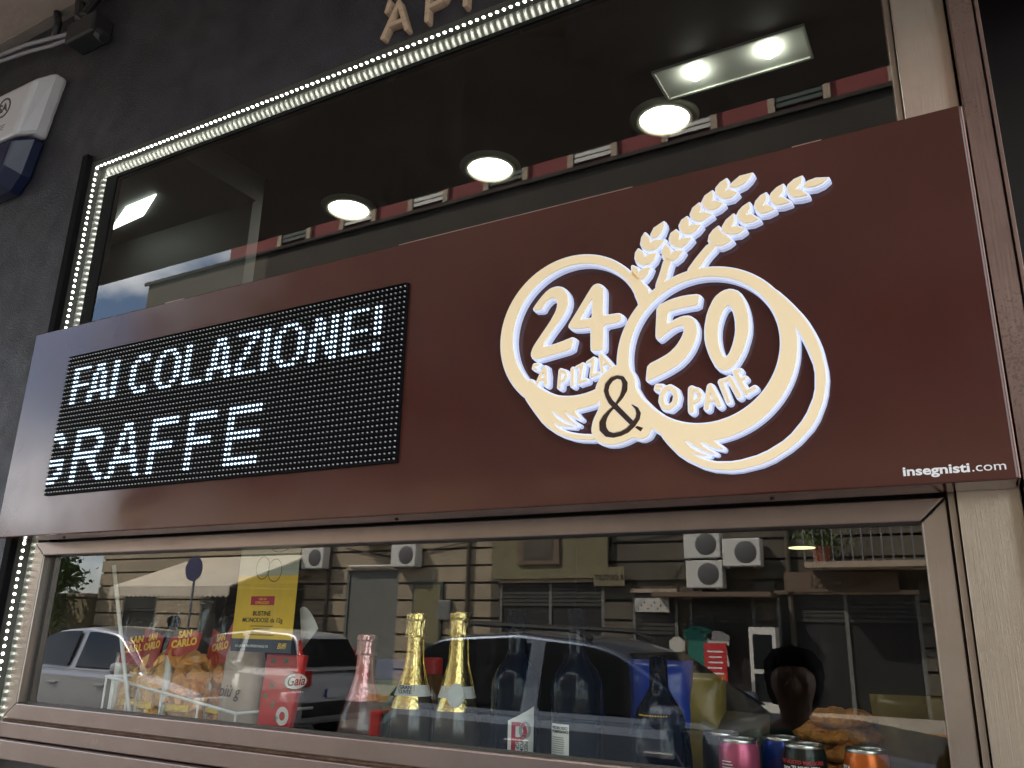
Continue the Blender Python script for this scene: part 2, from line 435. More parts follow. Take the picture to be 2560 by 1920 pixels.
for nm_, rt_ in (('steel_reveal', 0.25), ('steel_reveal_v', 0.0)):
    t_ = MATS[nm_].node_tree; tg = t_.nodes.new('ShaderNodeTangent'); tg.direction_type = 'RADIAL'; tg.axis = 'Z'
    p_ = t_.nodes['Principled BSDF']; p_.inputs['Metallic'].default_value = 0.92; p_.inputs['Anisotropic'].default_value = 0.92; p_.inputs['Anisotropic Rotation'].default_value = rt_
    t_.links.new(tg.outputs['Tangent'], p_.inputs['Tangent'])
# ------------------------------------------------------------------ setting on this side of the street
def struct(o):
    o['kind'] = 'structure'; return o
# ground
mat('asphalt', (0.075, 0.073, 0.070), 0.85, noise=0.3, nscale=1.5, bump=0.4, bscale=120)
mat('paving', (0.34, 0.31, 0.27), 0.8, noise=0.15, nscale=2.5, bump=0.2, bscale=60)
mat('kerb', (0.30, 0.28, 0.25), 0.8, noise=0.2, nscale=4)
mat('kerb_orange', (0.50, 0.24, 0.08), 0.75, noise=0.25, nscale=5)
mat('line_white', (0.7, 0.7, 0.68), 0.7)
struct(box('ground', (-400, 400, -400, 400, -0.5, -0.02), 'asphalt'))
struct(box('road', (-90, 60, -15.0, -2.4, -0.3, 0.0), 'asphalt'))
struct(box('pavement', (-90, 60, -2.4, 0.5, -0.3, 0.13), 'paving'))
struct(box('far_pavement', (-90, 60, -18.6, -15.12, -0.3, 0.14), 'paving'))
struct(box('kerb', (-90, 60, -2.52, -2.4, -0.3, 0.132), 'kerb'))
struct(box('painted_kerb', (-90, 60, -15.12, -15.0, -0.3, 0.143), 'kerb_orange'))
# ------------------------------------------------------------------ shop building shell
YW = 0.082
sb = thing('shop_building', 'dark grey painted shop building around the window and sign', 'building', (0, 0, 0))
box('wall', (-9, -0.215, YW, 0.125, 0.1, 3.40), 'wall_dark', sb)
box('fascia', (-0.215, 6.0, YW, 0.160, 2.81, 3.40), 'wall_dark', sb)
box('upper_wall', (-9, 6.0, 0.05, 0.45, 3.40, 6.4), 'wall_upper', sb)  # unseen storey and roof, kept low so sun reaches the parked cars
box('roof', (-9, 6.0, 0.05, 9, 6.4, 6.6), 'wall_upper', sb)
box('base_wall', (-0.205, 1.764, 0.11, 0.33, 0.1, 1.313), 'base_panel', sb)
box('end_wall', (3.2, 6.0, YW, 0.36, 0.1, 2.80), 'wall_dark', sb)
bal = thing('balcony', 'beige concrete balcony slab projecting over the shopfront', 'balcony', (0, 0, 0))
box('slab', (-9, 6.0, -1.27, YW + 0.01, 3.402, 3.56), 'slab_beige', bal, bevel=0.01)
box('parapet', (-9, 6.0, -1.26, -1.16, 3.56, 4.5), 'wall_upper', bal)
# dark casing strip beside the left jamb
tag(box('jamb_casing', (-0.240, -0.2155, 0.066, YW + 0.02, 0.14, 2.830), 'frame_black', bevel=0.002), 'dark casing strip standing proud along the left window jamb', 'casing')
# header behind the sign and between the two windows
tag(box('transom_beam', (-0.145, 1.752, 0.128, 0.20, 1.782, 2.10), 'gap_dark'), 'dark transom beam behind the brown sign', 'beam')
# pilaster on the right
pil = thing('pilaster', 'brushed steel pilaster to the right of the windows', 'pilaster', (0, 0, 0))
box('front_plate', (1.766, 1.8345, 0.070, 0.30, 0.13, 3.40), 'steel_plate', pil, bevel=0.0015)
box('edge_bead', (1.7560, 1.7640, 0.088, 0.30, 0.13, 3.40), 'steel_v', pil, bevel=0.001)
box('groove', (1.7535, 1.7655, 0.112, 0.29, 0.13, 3.40), 'rust', pil)
post = thing('corner_post', 'bronze toned metal post with dark specks right of the sign', 'post', (0, 0, 0))
box('post_face', (1.8370, 1.8655, 0.030, 0.50, 0.13, 3.40), 'bronze', post, bevel=0.001)
box('post_lip', (1.8675, 1.8725, 0.026, 0.50, 0.13, 3.40), 'bronze', post, bevel=0.0008)
box('post_gap', (1.8652, 1.8678, 0.040, 0.49, 0.13, 3.40), 'black', post)
# recessed doorway on the far right
mat('door_dark', (0.006, 0.004, 0.004), 0.3)
mat('door_panel', (0.030, 0.022, 0.012), 0.4)
dr = thing('shop_door', 'dark recessed doorway at the right edge', 'door', (0, 0, 0))
box('door_panel', (1.874, 3.2, 0.46, 0.50, 0.13, 2.02), 'door_panel', dr)
box('transom', (1.874, 3.2, 0.44, 0.50, 2.025, 2.80), 'door_dark', dr)
# ------------------------------------------------------------------ upper window with led-lit reveal
def tube4(q, off):
    bm = bmesh.new(); a = [bm.verts.new(p) for p in q]; b = [bm.verts.new(Vector(p) + Vector(off)) for p in q]
    bm.faces.new(a); bm.faces.new(b[::-1])
    for i in range(4): bm.faces.new((a[i], b[i], b[(i + 1) % 4], a[(i + 1) % 4]))
    bmesh.ops.recalc_face_normals(bm, faces=bm.faces); return bm
uw = thing('upper_window', 'tall upper shop window framed in black above the brown sign', 'window', (0, 0, 0))
box('frame', (-0.1735, -0.129, 0.1055, 0.122, 1.78, 2.765), 'frame_black', uw)
box('frame', (-0.1285, 1.764, 0.1055, 0.122, 2.7555, 2.765), 'frame_black', uw)
box('glass', (-0.130, 1.765, 0.108, 0.114, 2.05, 2.7560), 'glass_upper', uw)
ls = thing('led_strip', 'white led light strip running round the window reveal', 'light strip', (0, 0, 0))
box('reveal', (-0.2, 1.766, 0.1050, 0.1200, 2.7652, 2.7970), 'steel_reveal', ls)
box('reveal', (-0.2, -0.1737, 0.1052, 0.1200, 1.33, 2.7650), 'steel_reveal_v', ls)
box('backing', (-0.2145, 1.766, YW + 0.0005, 0.130, 2.7972, 2.8095), 'lamp_trim', ls)
box('backing', (-0.2145, -0.2005, YW + 0.0005, 0.124, 1.33, 2.7970), 'lamp_trim', ls)
box('tape', (-0.199, 1.764, 0.0835, 0.0925, 2.7955, 2.7971), 'lamp_trim', ls)
box('tape', (-0.2004, -0.1990, 0.0835, 0.0925, 1.33, 2.7950), 'lamp_trim', ls)
def led_mesh_():
    bm = lathe([(0.0033, 0), (0.0033, 0.0010), (0.0023, 0.0020), (0, 0.0024)], 8)
    me = bpy.data.meshes.new('led'); bm.to_mesh(me); bm.free(); me.materials.append(MATS['strip_led']); return me
lm = led_mesh_()
x = -0.180
while x < 1.76:
    o = bpy.data.objects.new('led', lm); linkobj(o, ls); o.location = (x, 0.0878, 2.7954); o.rotation_euler = (math.pi, 0, 0); x += 0.0158
o = bpy.data.objects.new('led', lm); linkobj(o, ls); o.location = (-0.1965, 0.0878, 2.7915); o.rotation_euler = (0, R(135), 0)
z = 1.345
while z < 2.782:
    if not 1.80 < z < 2.22:
        o = bpy.data.objects.new('led', lm); linkobj(o, ls); o.location = (-0.1990, 0.0878, z); o.rotation_euler = (0, R(90), 0)
    z += 0.0166
# ------------------------------------------------------------------ lower display window
lw = thing('display_window', 'low wide display window in a brushed steel frame under the sign', 'window', (0, 0, 0))
def bar(name, pts, y0, y1, m, parent, bev=0.0025):
    return obj(name, prism(pts, y0, y1), m, parent, bevel=bev)
xo0, xi0, xi1, xo1, zo0, zi0, zi1, zo1 = -0.168, -0.126, 1.722, 1.7535, 1.392, 1.425, 1.748, 1.7785
g = 0.0003
bar('frame_bar', [(xo0, zo1), (xi0 + g, zi1), (xi1 - g, zi1), (xo1, zo1)], 0.096, 0.135, 'steel_h', lw)
bar('frame_bar', [(xo0, zo0), (xo1, zo0), (xi1 - g, zi0), (xi0 + g, zi0)], 0.096, 0.135, 'steel_h', lw)
bar('frame_bar', [(xo0, zo0 + g), (xi0, zi0 + g), (xi0, zi1 - g), (xo0, zo1 - g)], 0.0965, 0.135, 'steel_v', lw)
bar('frame_bar', [(xo1, zo0 + g), (xo1, zo1 - g), (xi1, zi1 - g), (xi1, zi0 + g)], 0.0965, 0.135, 'steel_v', lw)
box('gasket', (xi0 - 0.001, xi1, 0.1165, 0.119, zi0 - 0.002, zi0 + 0.0035), 'lamp_trim', lw)
box('gasket', (xi0 - 0.001, xi0 + 0.010, 0.119, 0.140, zi0, zi1), 'black', lw)
box('glass', (xi0 - 0.004, xi1 + 0.004, 0.1195, 0.1255, zi0 - 0.004, zi1 + 0.004), 'glass_lower', lw)
for (ax, az, bx_, bz) in ((1.7340, 1.7555, 1.7400, 1.7625), (1.7228, 1.7485, 1.7258, 1.7520), (1.7475, 1.7720, 1.7500, 1.7748)):
    obj('mitre_gap', tube([(ax, 0.0957, az), (bx_, 0.0957, bz)], 0.0005, 5), 'gap_dark', lw)
for i, (z0, z1, y0) in enumerate(((1.356, 1.387, 0.084), (1.316, 1.3535, 0.070))):
    s = box('sill_rail', (-0.172, 1.7535, y0, 0.20, z0, z1), 'steel_h', bevel=0.002)
    tag(s, ('upper steel sill rail just below the display window frame', 'lowest steel sill rail along the bottom edge of the shopfront')[i], 'sill', None)
tag(box('sill_seam', (-0.170, 1.7530, 0.100, 0.19, 1.3525, 1.3925), 'rust'), 'dirty dark seam between the steel sill rails', 'seam')
# ------------------------------------------------------------------ brown sign
sg = thing('shop_sign', 'long glossy dark brown sign box across the shopfront', 'sign', (0, 0, 0))
box('panel', (-0.166, 1.8312, 0.0, 0.069, 1.779, 2.2704), 'sign_brown', sg, bevel=0.0022)
box('edge_trim', (1.8318, 1.8334, 0.003, 0.069, 1.781, 2.269), 'sign_trim', sg)
box('fold_line', (-0.164, 1.829, -0.0004, 0.001, 2.2625, 2.2630), 'sign_trim', sg) if False else None
for (a_, b_2) in ((0.93, 1.38), (0.30, 0.36), (1.62, 1.66)): box('edge_scuff', (a_, b_2, -0.0003, 0.0004, 2.2690, 2.2699), 'sign_trim', sg)
for sx in (0.02, 0.93, 1.55):
    o = obj('screw', lathe([(0, -0.0025), (0.003, -0.002), (0.0036, 0.0)], 10), 'black', sg, smooth=True); o.location = (sx, 0.045, 1.779)
def fitx(me, x0, x1):
    xs = [v.co.x for v in me.vertices]; a, b = min(xs), max(xs)
    for v in me.vertices: v.co.x = x0 + (v.co.x - a) * (x1 - x0) / (b - a)
    return me
obj('web_lettering', fitx(textmesh('insegnisti', 0.0150, 0.0002, 0.00042), 0.0, 0.0705), 'print_white', sg, loc=(1.7138, -0.0006, 1.7905))
obj('web_lettering', fitx(textmesh('.com', 0.0150, 0.0002, 0.0), 0.0, 0.034), 'print_white', sg, loc=(1.7865, -0.0006, 1.7905))
# ------------------------------------------------------------------ led display
LX, LZ = 0.0, 1.8664
ld = thing('led_display', 'black led matrix display with white scrolling text on the brown sign', 'display', (LX, 0, LZ))
box('board', (-0.001, 0.961, -0.0050, 0.0015, -0.001, 0.321), 'led_board', ld)
vm = bpy.data.meshes.new('visor'); b_ = bx(0.0, 0.96, -0.0095, -0.0051, 0.0, 0.0010); b_.to_mesh(vm); b_.free(); vm.materials.append(MATS['led_board'])
for r_ in range(32):
    o = bpy.data.objects.new('visor', vm); linkobj(o, ld); o.location = (0, 0, 0.32 - 0.01 * r_ - 0.0012)
for c_ in range(1, 6):
    box('module_seam', (c_ * 0.16 - 0.0003, c_ * 0.16 + 0.0003, -0.0053, -0.0049, 0, 0.32), 'black', ld)
G9 = {'F': ['XXXXXX', 'XX', 'XX', 'XX', 'XXXXXX', 'XX', 'XX', 'XX', 'XX'],
      'A': ['..XXX', '..XXX', '.XX.XX', '.XX.XX', '.XX.XX', '.XX.XX', 'XXXXXXX', 'XX...XX', 'XX...XX'],
      'I': ['XX'] * 9,
      'C': ['..XXXX', '.XX.XX', 'XX', 'XX', 'XX', 'XX', 'XX', '.XX.XX', '..XXXX'],
      'O': ['..XXXX', '.XX..XX', 'XX....XX', 'XX....XX', 'XX....XX', 'XX....XX', 'XX....XX', '.XX..XX', '..XXXX'],
      'L': ['XX'] * 8 + ['XXXXXX'],
      'Z': ['XXXXXX', '....XX', '...XX', '..XX', '..XX', '.XX', 'XX', 'XX', 'XXXXXX'],
      'N': ['.XX..XX', '.XXX.XX', '.XXX.XX', 'XXXX.XX', 'XX.X.XX', 'XX.XXXX', 'XX..XXX', 'XX..XXX', 'XX...XX'],
      'E': ['XXXXXX', 'XX', 'XX', 'XX', 'XXXXXX', 'XX', 'XX', 'XX', 'XXXXXX'],
      '!': ['XX', 'XX', 'XX', 'XX', 'XX', 'XX', '', 'XX', 'XX']}
G12 = {'G': ['XXX', 'XXXX', '..XXX', '...X', '', '', 'XXXXX', 'XXXXX', '...XX', '..XXX', 'XXXX', 'XXX'],
       'R': ['XXXXXXXX', 'XXXXXXXXX', 'XX.....XXX', 'XX......XX', 'XX.....XXX', 'XXXXXXXXX', 'XXXXXXXX', 'XX...XXX', 'XX....XXX', 'XX.....XX', 'XX......XXX', 'XX.......XX'],
       'A': ['....XXX', '....XXX', '...XX.XX', '...XX.XX', '...XX.XX', '..XX...XX', '..XX...XX', '..XXXXXXX', '.XXXXXXXXX', '.XX.....XX', '.XX.....XX', 'XX.......XX'],
       'F': ['XXXXXXXX', 'XXXXXXXX', 'XX', 'XX', 'XX', 'XXXXXXX', 'XXXXXXX', 'XX', 'XX', 'XX', 'XX', 'XX'],
       'E': ['XXXXXXXXX', 'XXXXXXXXX', 'XX', 'XX', 'XX', 'XXXXXXXXX', 'XXXXXXXXX', 'XX', 'XX', 'XX', 'XXXXXXXXX', 'XXXXXXXXX']}
lit = set()
def dots(bm, cells, r, h):
    for (c, q) in cells:
        cx, cz = 0.005 + 0.01 * c, 0.32 - 0.005 - 0.01 * q
        rr = [[], []]
        for k in range(6):
            a = math.pi / 3 * k
            rr[0].append(bm.verts.new((cx + r * math.cos(a), -0.0051, cz + r * math.sin(a))))
            rr[1].append(bm.verts.new((cx + r * 0.72 * math.cos(a), -0.0051 - h * 0.75, cz + r * 0.72 * math.sin(a))))
        t = bm.verts.new((cx, -0.0051 - h, cz))
        for k in range(6):
            k2 = (k + 1) % 6
            bm.faces.new((rr[0][k], rr[0][k2], rr[1][k2], rr[1][k])); bm.faces.new((rr[1][k], rr[1][k2], t))
    return bm
def glyph(ch, font, c0, r0):
    cells = [(c0 + i, r0 + j) for j, row in enumerate(font[ch]) for i, k in enumerate(row) if k == 'X']
    lit.update(cells)
    obj('lit_letter', dots(bmesh.new(), cells, 0.0026, 0.0042), 'led_on', ld, smooth=True, kind='stuff')
for ch, c0 in zip('FAICOLAZIONE!', (3, 9, 17, 23, 31, 40, 47, 55, 62, 65, 74, 82, 89)): glyph(ch, G9, c0, 3)
for ch, c0 in zip('GRAFFE', (0, 8, 20, 33, 44, 55)): glyph(ch, G12, c0, 18)
off = obj('unlit_leds', dots(bmesh.new(), [(c, q) for c in range(96) for q in range(32) if (c, q) not in lit], 0.0016, 0.0034), 'led_off', ld, smooth=True, kind='stuff')
LOGO={'two':[(12162,20864),(12241,20967),(12366,21099),(12467,21162),(12584,21172),(12684,21128),(12759,21017),(12776,20886),(12735,20750),(12622,20595),(12475,20429),(12360,20273),(12345,20205),(12526,20217),(12705,20251),(12866,20291),(12842,20199),(12819,20110),(12544,20074),(12264,20037),(12189,20051),(12148,20132),(12185,20237),(12292,20379),(12473,20604),(12571,20763),(12603,20869),(12594,20951),(12536,21002),(12469,21007),(12385,20949),(12335,20885),(12311,20841)],'four':[(13163,21036),(13203,21076),(13259,21084),(13314,21058),(13353,21000),(13351,20843),(13341,20550),(13464,20547),(13587,20546),(13632,20523),(13647,20482),(13623,20440),(13570,20419),(13347,20411),(13345,20228),(13343,20046),(13305,20022),(13181,20033),(13158,20059),(13159,20257),(13160,20411),(12978,20418),(12850,20439),(12793,20479),(12801,20517),(12962,20741)],'four_hole':[(13186,20897),(13184,20717),(13181,20546),(13074,20549),(12962,20553),(13074,20721)],'five':[(14201,20557),(14397,20619),(14597,20641),(14813,20623),(14800,20552),(14786,20474),(14619,20475),(14463,20466),(14349,20449),(14321,20247),(14443,20300),(14557,20332),(14655,20322),(14728,20259),(14760,20138),(14745,19997),(14677,19851),(14590,19736),(14475,19639),(14319,19562),(14148,19499),(14007,19453),(14021,19573),(14039,19686),(14212,19748),(14356,19813),(14471,19911),(14552,20028),(14591,20122),(14587,20188),(14525,20213),(14425,20193),(14309,20124),(14207,20053),(14172,20095),(14176,20205),(14191,20380)],'zero':[(15255,20620),(15358,20564),(15429,20422),(15465,20260),(15475,20104),(15459,19939),(15374,19704),(15261,19529),(15127,19452),(15012,19522),(14928,19715),(14877,19919),(14880,20118),(14931,20339),(15035,20538),(15147,20611)],'zero_hole':[(15223,20402),(15279,20335),(15310,20174),(15306,19992),(15265,19831),(15205,19688),(15129,19623),(15087,19692),(15053,19822),(15041,19964),(15055,20118),(15103,20266),(15162,20370)],'band':[(14027,19073),(14276,18863),(14508,18777),(14777,18743),(15043,18783),(15308,18888),(15574,19084),(15752,19316),(15856,19557),(15869,19657),(15876,19927),(15814,20212),(15749,20561),(15821,20504),(15936,20343),(16005,20096),(16029,19559),(15994,19417),(15907,19229),(15770,19034),(15558,18847),(15297,18704),(15034,18610),(14849,18581),(14936,18480),(15061,18377),(14920,18415),(14792,18493),(14690,18587),(14763,18449),(14865,18374),(14954,18320),(14787,18380),(14605,18503),(14475,18626),(14525,18524),(14629,18421),(14745,18344),(14869,18307),(14679,18336),(14521,18410),(14388,18509),(14268,18629),(14177,18746),(14092,18841),(14067,18956)],'crescent':[(15723,20570),(15849,20503),(16015,20300),(16196,20030),(16300,19792),(16357,19594),(16400,19241),(16350,18934),(16205,18614),(15946,18357),(15590,18157),(15182,18084),(14820,18137),(14478,18324),(14264,18562),(14143,18769),(14244,18815),(14391,18578),(14615,18340),(14877,18212),(15188,18188),(15547,18263),(15879,18440),(16117,18701),(16260,18997),(16288,19336),(16193,19673),(16067,19982),(15997,20063),(15818,20436)],'hand_l':[(12046,19464),(12113,19745),(12276,19576),(12492,19437),(12731,19349),(12977,19346),(13220,19394),(13285,19220),(13085,19179),(12869,19155),(12923,19070),(12991,18993),(12882,19055),(12787,19110),(12707,19168),(12766,19074),(12842,18989),(12957,18914),(12842,18957),(12705,19042),(12593,19131),(12473,19220),(12566,19082),(12677,18993),(12787,18937),(12896,18901),(12760,18921),(12636,18953),(12513,19013),(12623,18896),(12788,18816),(12977,18767),(13176,18742),(13215,18676),(12910,18710),(12623,18820),(12384,18998),(12180,19268)],'plate':[(13542,19750),(13422,19689),(13315,19613),(13241,19481),(13222,19355),(13312,19230),(13271,19108),(13191,18965),(13163,18830),(13189,18716),(13267,18640),(13396,18588),(13537,18583),(13664,18610),(13791,18665),(13902,18619),(14002,18652),(14053,18731),(14055,18791),(14165,18804),(14250,18795),(14241,18910),(14086,19036),(13953,19180),(13868,19277),(13825,19370),(13828,19495),(13798,19587),(13710,19714)],'amp':[(13788,19125,8),(13850,19068,22),(13876,18992,31),(13859,18920,31),(13795,18841,35),(13705,18765,32),(13603,18726,30),(13488,18715,33),(13392,18746,43),(13334,18820,51),(13328,18914,49),(13368,18997,36),(13428,19066,23),(13493,19121,18),(13559,19189,18),(13625,19269,28),(13672,19364,41),(13680,19464,38),(13643,19545,28),(13565,19574,23),(13473,19548,31),(13409,19473,36),(13388,19386,34),(13407,19307,31),(13456,19213,36),(13520,19143,38),(13608,19046,38),(13708,18936,37),(13795,18841,35)],'amp_foot':[(13851,18817),(13943,18778),(13905,18727),(13817,18796)],'stem1':[(13807,21219),(13915,21058),(14096,20813),(13976,20652),(13891,20715),(13812,21054)],'stem2':[(14331,21281),(14433,21251),(14391,21147),(14331,20943),(14197,20834),(14191,20899),(14266,21076)],'stem3':[(14999,21393),(15090,21317),(14960,21203),(14828,21033),(14745,20979),(14658,21021),(14798,21190)],'ears':[[[(13824,21273),(13903,21224),(13924,21137),(13989,21190),(14107,21190),(14065,21101),(14001,21033),(13906,21035),(13829,21116)],[(13925,21525),(14003,21450),(14025,21363),(14089,21406),(14206,21397),(14165,21308),(14100,21248),(13998,21253),(13905,21314),(13880,21402),(13892,21482)],[(14035,21767),(14104,21668),(14117,21574),(14173,21611),(14336,21590),(14264,21516),(14185,21468),(14091,21472),(14005,21524),(13975,21614),(13994,21710)],[(14151,21657),(14137,21727),(14187,21816),(14330,21882),(14336,21830),(14294,21724),(14222,21658)]],[[(14357,21504),(14416,21425),(14428,21333),(14483,21378),(14603,21352),(14547,21275),(14470,21227),(14364,21250),(14305,21327),(14300,21410),(14325,21470)],[(14510,21707),(14568,21628),(14549,21518),(14603,21554),(14738,21524),(14675,21457),(14598,21410),(14508,21438),(14426,21513),(14418,21596),(14447,21672)],[(14684,21880),(14712,21807),(14703,21711),(14762,21738),(14880,21702),(14817,21635),(14741,21596),(14651,21617),(14586,21689),(14574,21774),(14615,21847)],[(14873,22056),(14900,21975),(14873,21883),(14934,21901),(15049,21832),(14973,21793),(14912,21759),(14824,21780),(14759,21845),(14746,21914),(14788,22003)],[(15074,22203),(15085,22125),(15051,22019),(15118,22035),(15224,21967),(15156,21919),(15082,21897),(15002,21925),(14938,21998),(14926,22067),(14975,22154)],[(15288,22344),(15304,22233),(15248,22141),(15315,22164),(15427,22086),(15351,22032),(15264,22030),(15179,22085),(15132,22163),(15143,22242),(15205,22308)],[(15332,22201),(15379,22262),(15484,22332),(15656,22334),(15609,22265),(15534,22204),(15432,22174)]],[[(15134,21617),(15159,21540),(15192,21484),(15234,21451),(15308,21370),(15242,21330),(15154,21310),(15054,21340),(14993,21434),(15011,21510),(15066,21577)],[(15358,21756),(15367,21666),(15311,21560),(15397,21563),(15499,21492),(15419,21447),(15320,21455),(15236,21490),(15188,21549),(15206,21608),(15261,21691)],[(15586,21883),(15595,21801),(15533,21697),(15603,21696),(15702,21601),(15610,21576),(15512,21584),(15445,21647),(15414,21734),(15446,21790),(15498,21841)],[(15823,21974),(15824,21886),(15762,21783),(15832,21790),(15922,21704),(15824,21673),(15741,21678),(15683,21748),(15666,21815),(15692,21888),(15759,21951)],[(16062,22046),(16048,21939),(15974,21864),(16042,21854),(16137,21759),(16034,21746),(15953,21759),(15896,21828),(15881,21904),(15912,21959),(15985,22019)],[(16317,22104),(16303,22014),(16217,21934),(16282,21909),(16374,21807),(16280,21801),(16188,21817),(16133,21894),(16118,21968),(16142,22025),(16221,22083)],[(16332,21951),(16389,22006),(16496,22024),(16651,21990),(16581,21939),(16487,21910),(16396,21918)]]],'pizza':[[[(12257,19947,15),(12202,19944,15),(12191,19904,15),(12237,19879,15)]],[[(12262,19650,19),(12318,19766,19),(12382,19880,19)],[(12382,19880,19),(12403,19754,19),(12399,19614,19)],[(12302,19706,14),(12393,19694,14)]],[[(12629,19542,19),(12639,19677,19),(12652,19797,19)],[(12652,19797,14),(12727,19769,14),(12747,19701,14),(12701,19631,14),(12641,19628,14)]],[[(12851,19793,19),(12844,19545,19)]],[[(12914,19807,14),(13009,19839,14)],[(13009,19839,19),(12954,19573,18)],[(12954,19573,14),(13070,19591,14)]],[[(13095,19860,14),(13188,19904,14)],[(13188,19904,18),(13156,19639,18)],[(13156,19639,14),(13271,19668,14)]],[[(13332,19697,18),(13315,19826,18),(13304,19947,18)],[(13304,19947,18),(13380,19861,18),(13462,19753,18)],[(13326,19787,14),(13402,19821,14)]]],'pane':[[[(14225,19355,15),(14151,19364,16),(14140,19323,16),(14195,19298,15)]],[[(14339,19319,28),(14406,19269,28),(14431,19183,28),(14407,19089,28),(14329,19028,28),(14247,19052,28),(14214,19139,28),(14231,19234,28),(14283,19305,28),(14339,19319,28)]],[[(14633,18953,30),(14635,19103,30),(14645,19260,30)],[(14645,19260,22),(14725,19230,22),(14769,19156,22),(14739,19091,22),(14657,19053,22)]],[[(14846,18970,27),(14870,19116,27),(14904,19262,27)],[(14904,19262,27),(14965,19119,27),(15018,18991,26)],[(14871,19062,16),(14983,19069,16)]],[[(15054,19311,23),(15099,19170,22),(15140,19031,22)],[(15054,19311,19),(15173,19339,19)],[(15173,19343,26),(15230,19214,26),(15287,19087,26)]],[[(15255,19421,25),(15316,19264,25),(15384,19115,25)],[(15255,19421,18),(15314,19436,18)],[(15318,19297,18),(15375,19321,18)],[(15384,19115,18),(15495,19172,18)]]]}
CIRC={'Lo': (12829.4, 20408.5, 1227.4), 'Li': (12875.4, 20427.8, 1067.9), 'Ro': (14825.9, 19763.4, 1253.9), 'Ri': (14811.5, 19817.5, 1072.2)}
# ------------------------------------------------------------------ illuminated logo
K = 1e-4
def pp(l): return [tuple(v * K for v in q) for q in l]
lg = thing('logo_sign', 'cream illuminated logo of two rings, wheat ears and numbers on the sign', 'sign', (0, 0, 0))
S_ = LOGO
YF = -0.017
def newf(pts=None):
    if pts is None: return Field(1.12, 1.72, 1.78, 2.30)
    a = np.array([q[:2] for q in pts]); return Field(a[:, 0].min() - 0.016, a[:, 0].max() + 0.016, a[:, 1].min() - 0.016, a[:, 1].max() + 0.016, 0.0005)
allf = newf()
main = newf()
for f in (allf, main):
    for n_ in ('L', 'R'):
        o_, i_ = CIRC[n_ + 'o'], CIRC[n_ + 'i']
        f.ring(o_[0] * K, o_[1] * K, o_[2] * K, i_[0] * K, i_[1] * K, i_[2] * K)
    for n_ in ('band', 'crescent', 'hand_l', 'plate', 'stem1', 'stem2', 'stem3'): f.poly(pp(S_[n_]))
    # the left ring passes behind the right ring
    i_ = CIRC['Ri']
    X_, Z_ = np.meshgrid(f.X, f.Z)
    f.d = np.maximum(f.d, i_[2] * K - np.hypot(X_ - i_[0] * K, Z_ - i_[1] * K))
    i_ = CIRC['Li']
plate_f = None
# plate again over the ring interiors
for f in (allf, main): f.poly(pp(S_['plate']))
amp = pp(S_['amp'])
def mainface():
    main.stroke(amp, '-', 0.0008); main.poly(pp(S_['amp_foot']), '-', 0)
    return main.contours()
def face(name, field, parent, m='cream'):
    return obj(name, slab(field.contours(), 0.0035, YF), m, parent)
items = []
for n_, hole in (('two', None), ('four', 'four_hole'), ('five', None), ('zero', 'zero_hole')):
    p = pp(S_[n_]); f = newf(p); f.poly(p); allf.poly(p)
    if hole: f.poly(pp(S_[hole]), '-'); h_ = pp(S_[hole])
    items.append(('numeral', f, hole))
for w_ in ('pizza', 'pane'):
    for lt in S_[w_]:
        pts = [q for s_ in lt for q in pp(s_)]; f = newf(pts)
        for s_ in lt: f.stroke(pp(s_)); allf.stroke(pp(s_))
        items.append(('letter', f, None))
ears = []
for e_ in S_['ears']:
    gl_ = []
    for v_ in e_:
        p = pp(v_); f = newf(p); f.poly(p, '+', 0); allf.poly(p, '+', 0); gl_.append(f)
    ears.append(gl_)
for h_ in ('four_hole', 'zero_hole'):
    p = pp(S_[h_]); allf.poly(p, '-')
obj('backing', slab(allf.contours(0.0024), 0.0155, -0.0140, 0.0), 'acrylic', lg)
obj('edge_band', slab(allf.contours(0.0030), 0.009, -0.0085, 0.0), 'acrylic_edge', lg)
obj('ring_face', slab(mainface(), 0.0035, YF), 'cream', lg)
for nm, f, h_ in items: face(nm, f, lg)
for gl_ in ears:
    base = face('wheat_ear', gl_[0], lg)
    for f in gl_[1:]: face('grain', f, base)
fa = newf(amp); fa.stroke(amp)
fa2 = newf(pp(S_['amp_foot'])); fa2.poly(pp(S_['amp_foot']), '+', 0)
oa = obj('ampersand', slab(fa.contours(), 0.003, -0.0162), 'amp_brown', lg)
obj('ampersand_foot', slab(fa2.contours(), 0.003, -0.0162), 'amp_brown', oa)
# ------------------------------------------------------------------ wooden fascia letters
def strokes_obj(name, sts, r, depth, y, m, parent=None):
    pts = [(q[0], q[1], r) for s in sts for q in s]; f = newf(pts)
    for s in sts: f.stroke([(q[0], q[1], r) for q in s])
    return obj(name, slab(f.contours(), depth, y, 0.0008), m, parent)
wl = thing('fascia_lettering', 'raised tan letters mounted on the dark fascia above the light strip', 'lettering', (0, 0, 0))
yl = 0.064; dx = 0.0; zb = 2.822
strokes_obj('letter', [[(0.795, zb), (0.832, zb + 0.078)], [(0.832, zb + 0.078), (0.858, zb - 0.001)], [(0.808, zb + 0.026), (0.850, zb + 0.026)]], 0.0056, 0.018, yl, 'wood_letter', wl)
strokes_obj('apostrophe', [[(0.806, zb + 0.090), (0.800, zb + 0.066)]], 0.0052, 0.018, yl, 'wood_letter', wl)
strokes_obj('letter', [[(0.910, zb), (0.910, zb + 0.080)], [(0.910, zb + 0.080), (0.950, zb + 0.076), (0.962, zb + 0.058), (0.948, zb + 0.036), (0.912, zb + 0.032)]], 0.0056, 0.018, yl, 'wood_letter', wl)
strokes_obj('letter', [[(1.005, zb), (1.005, zb + 0.080)]], 0.0056, 0.018, yl, 'wood_letter', wl)
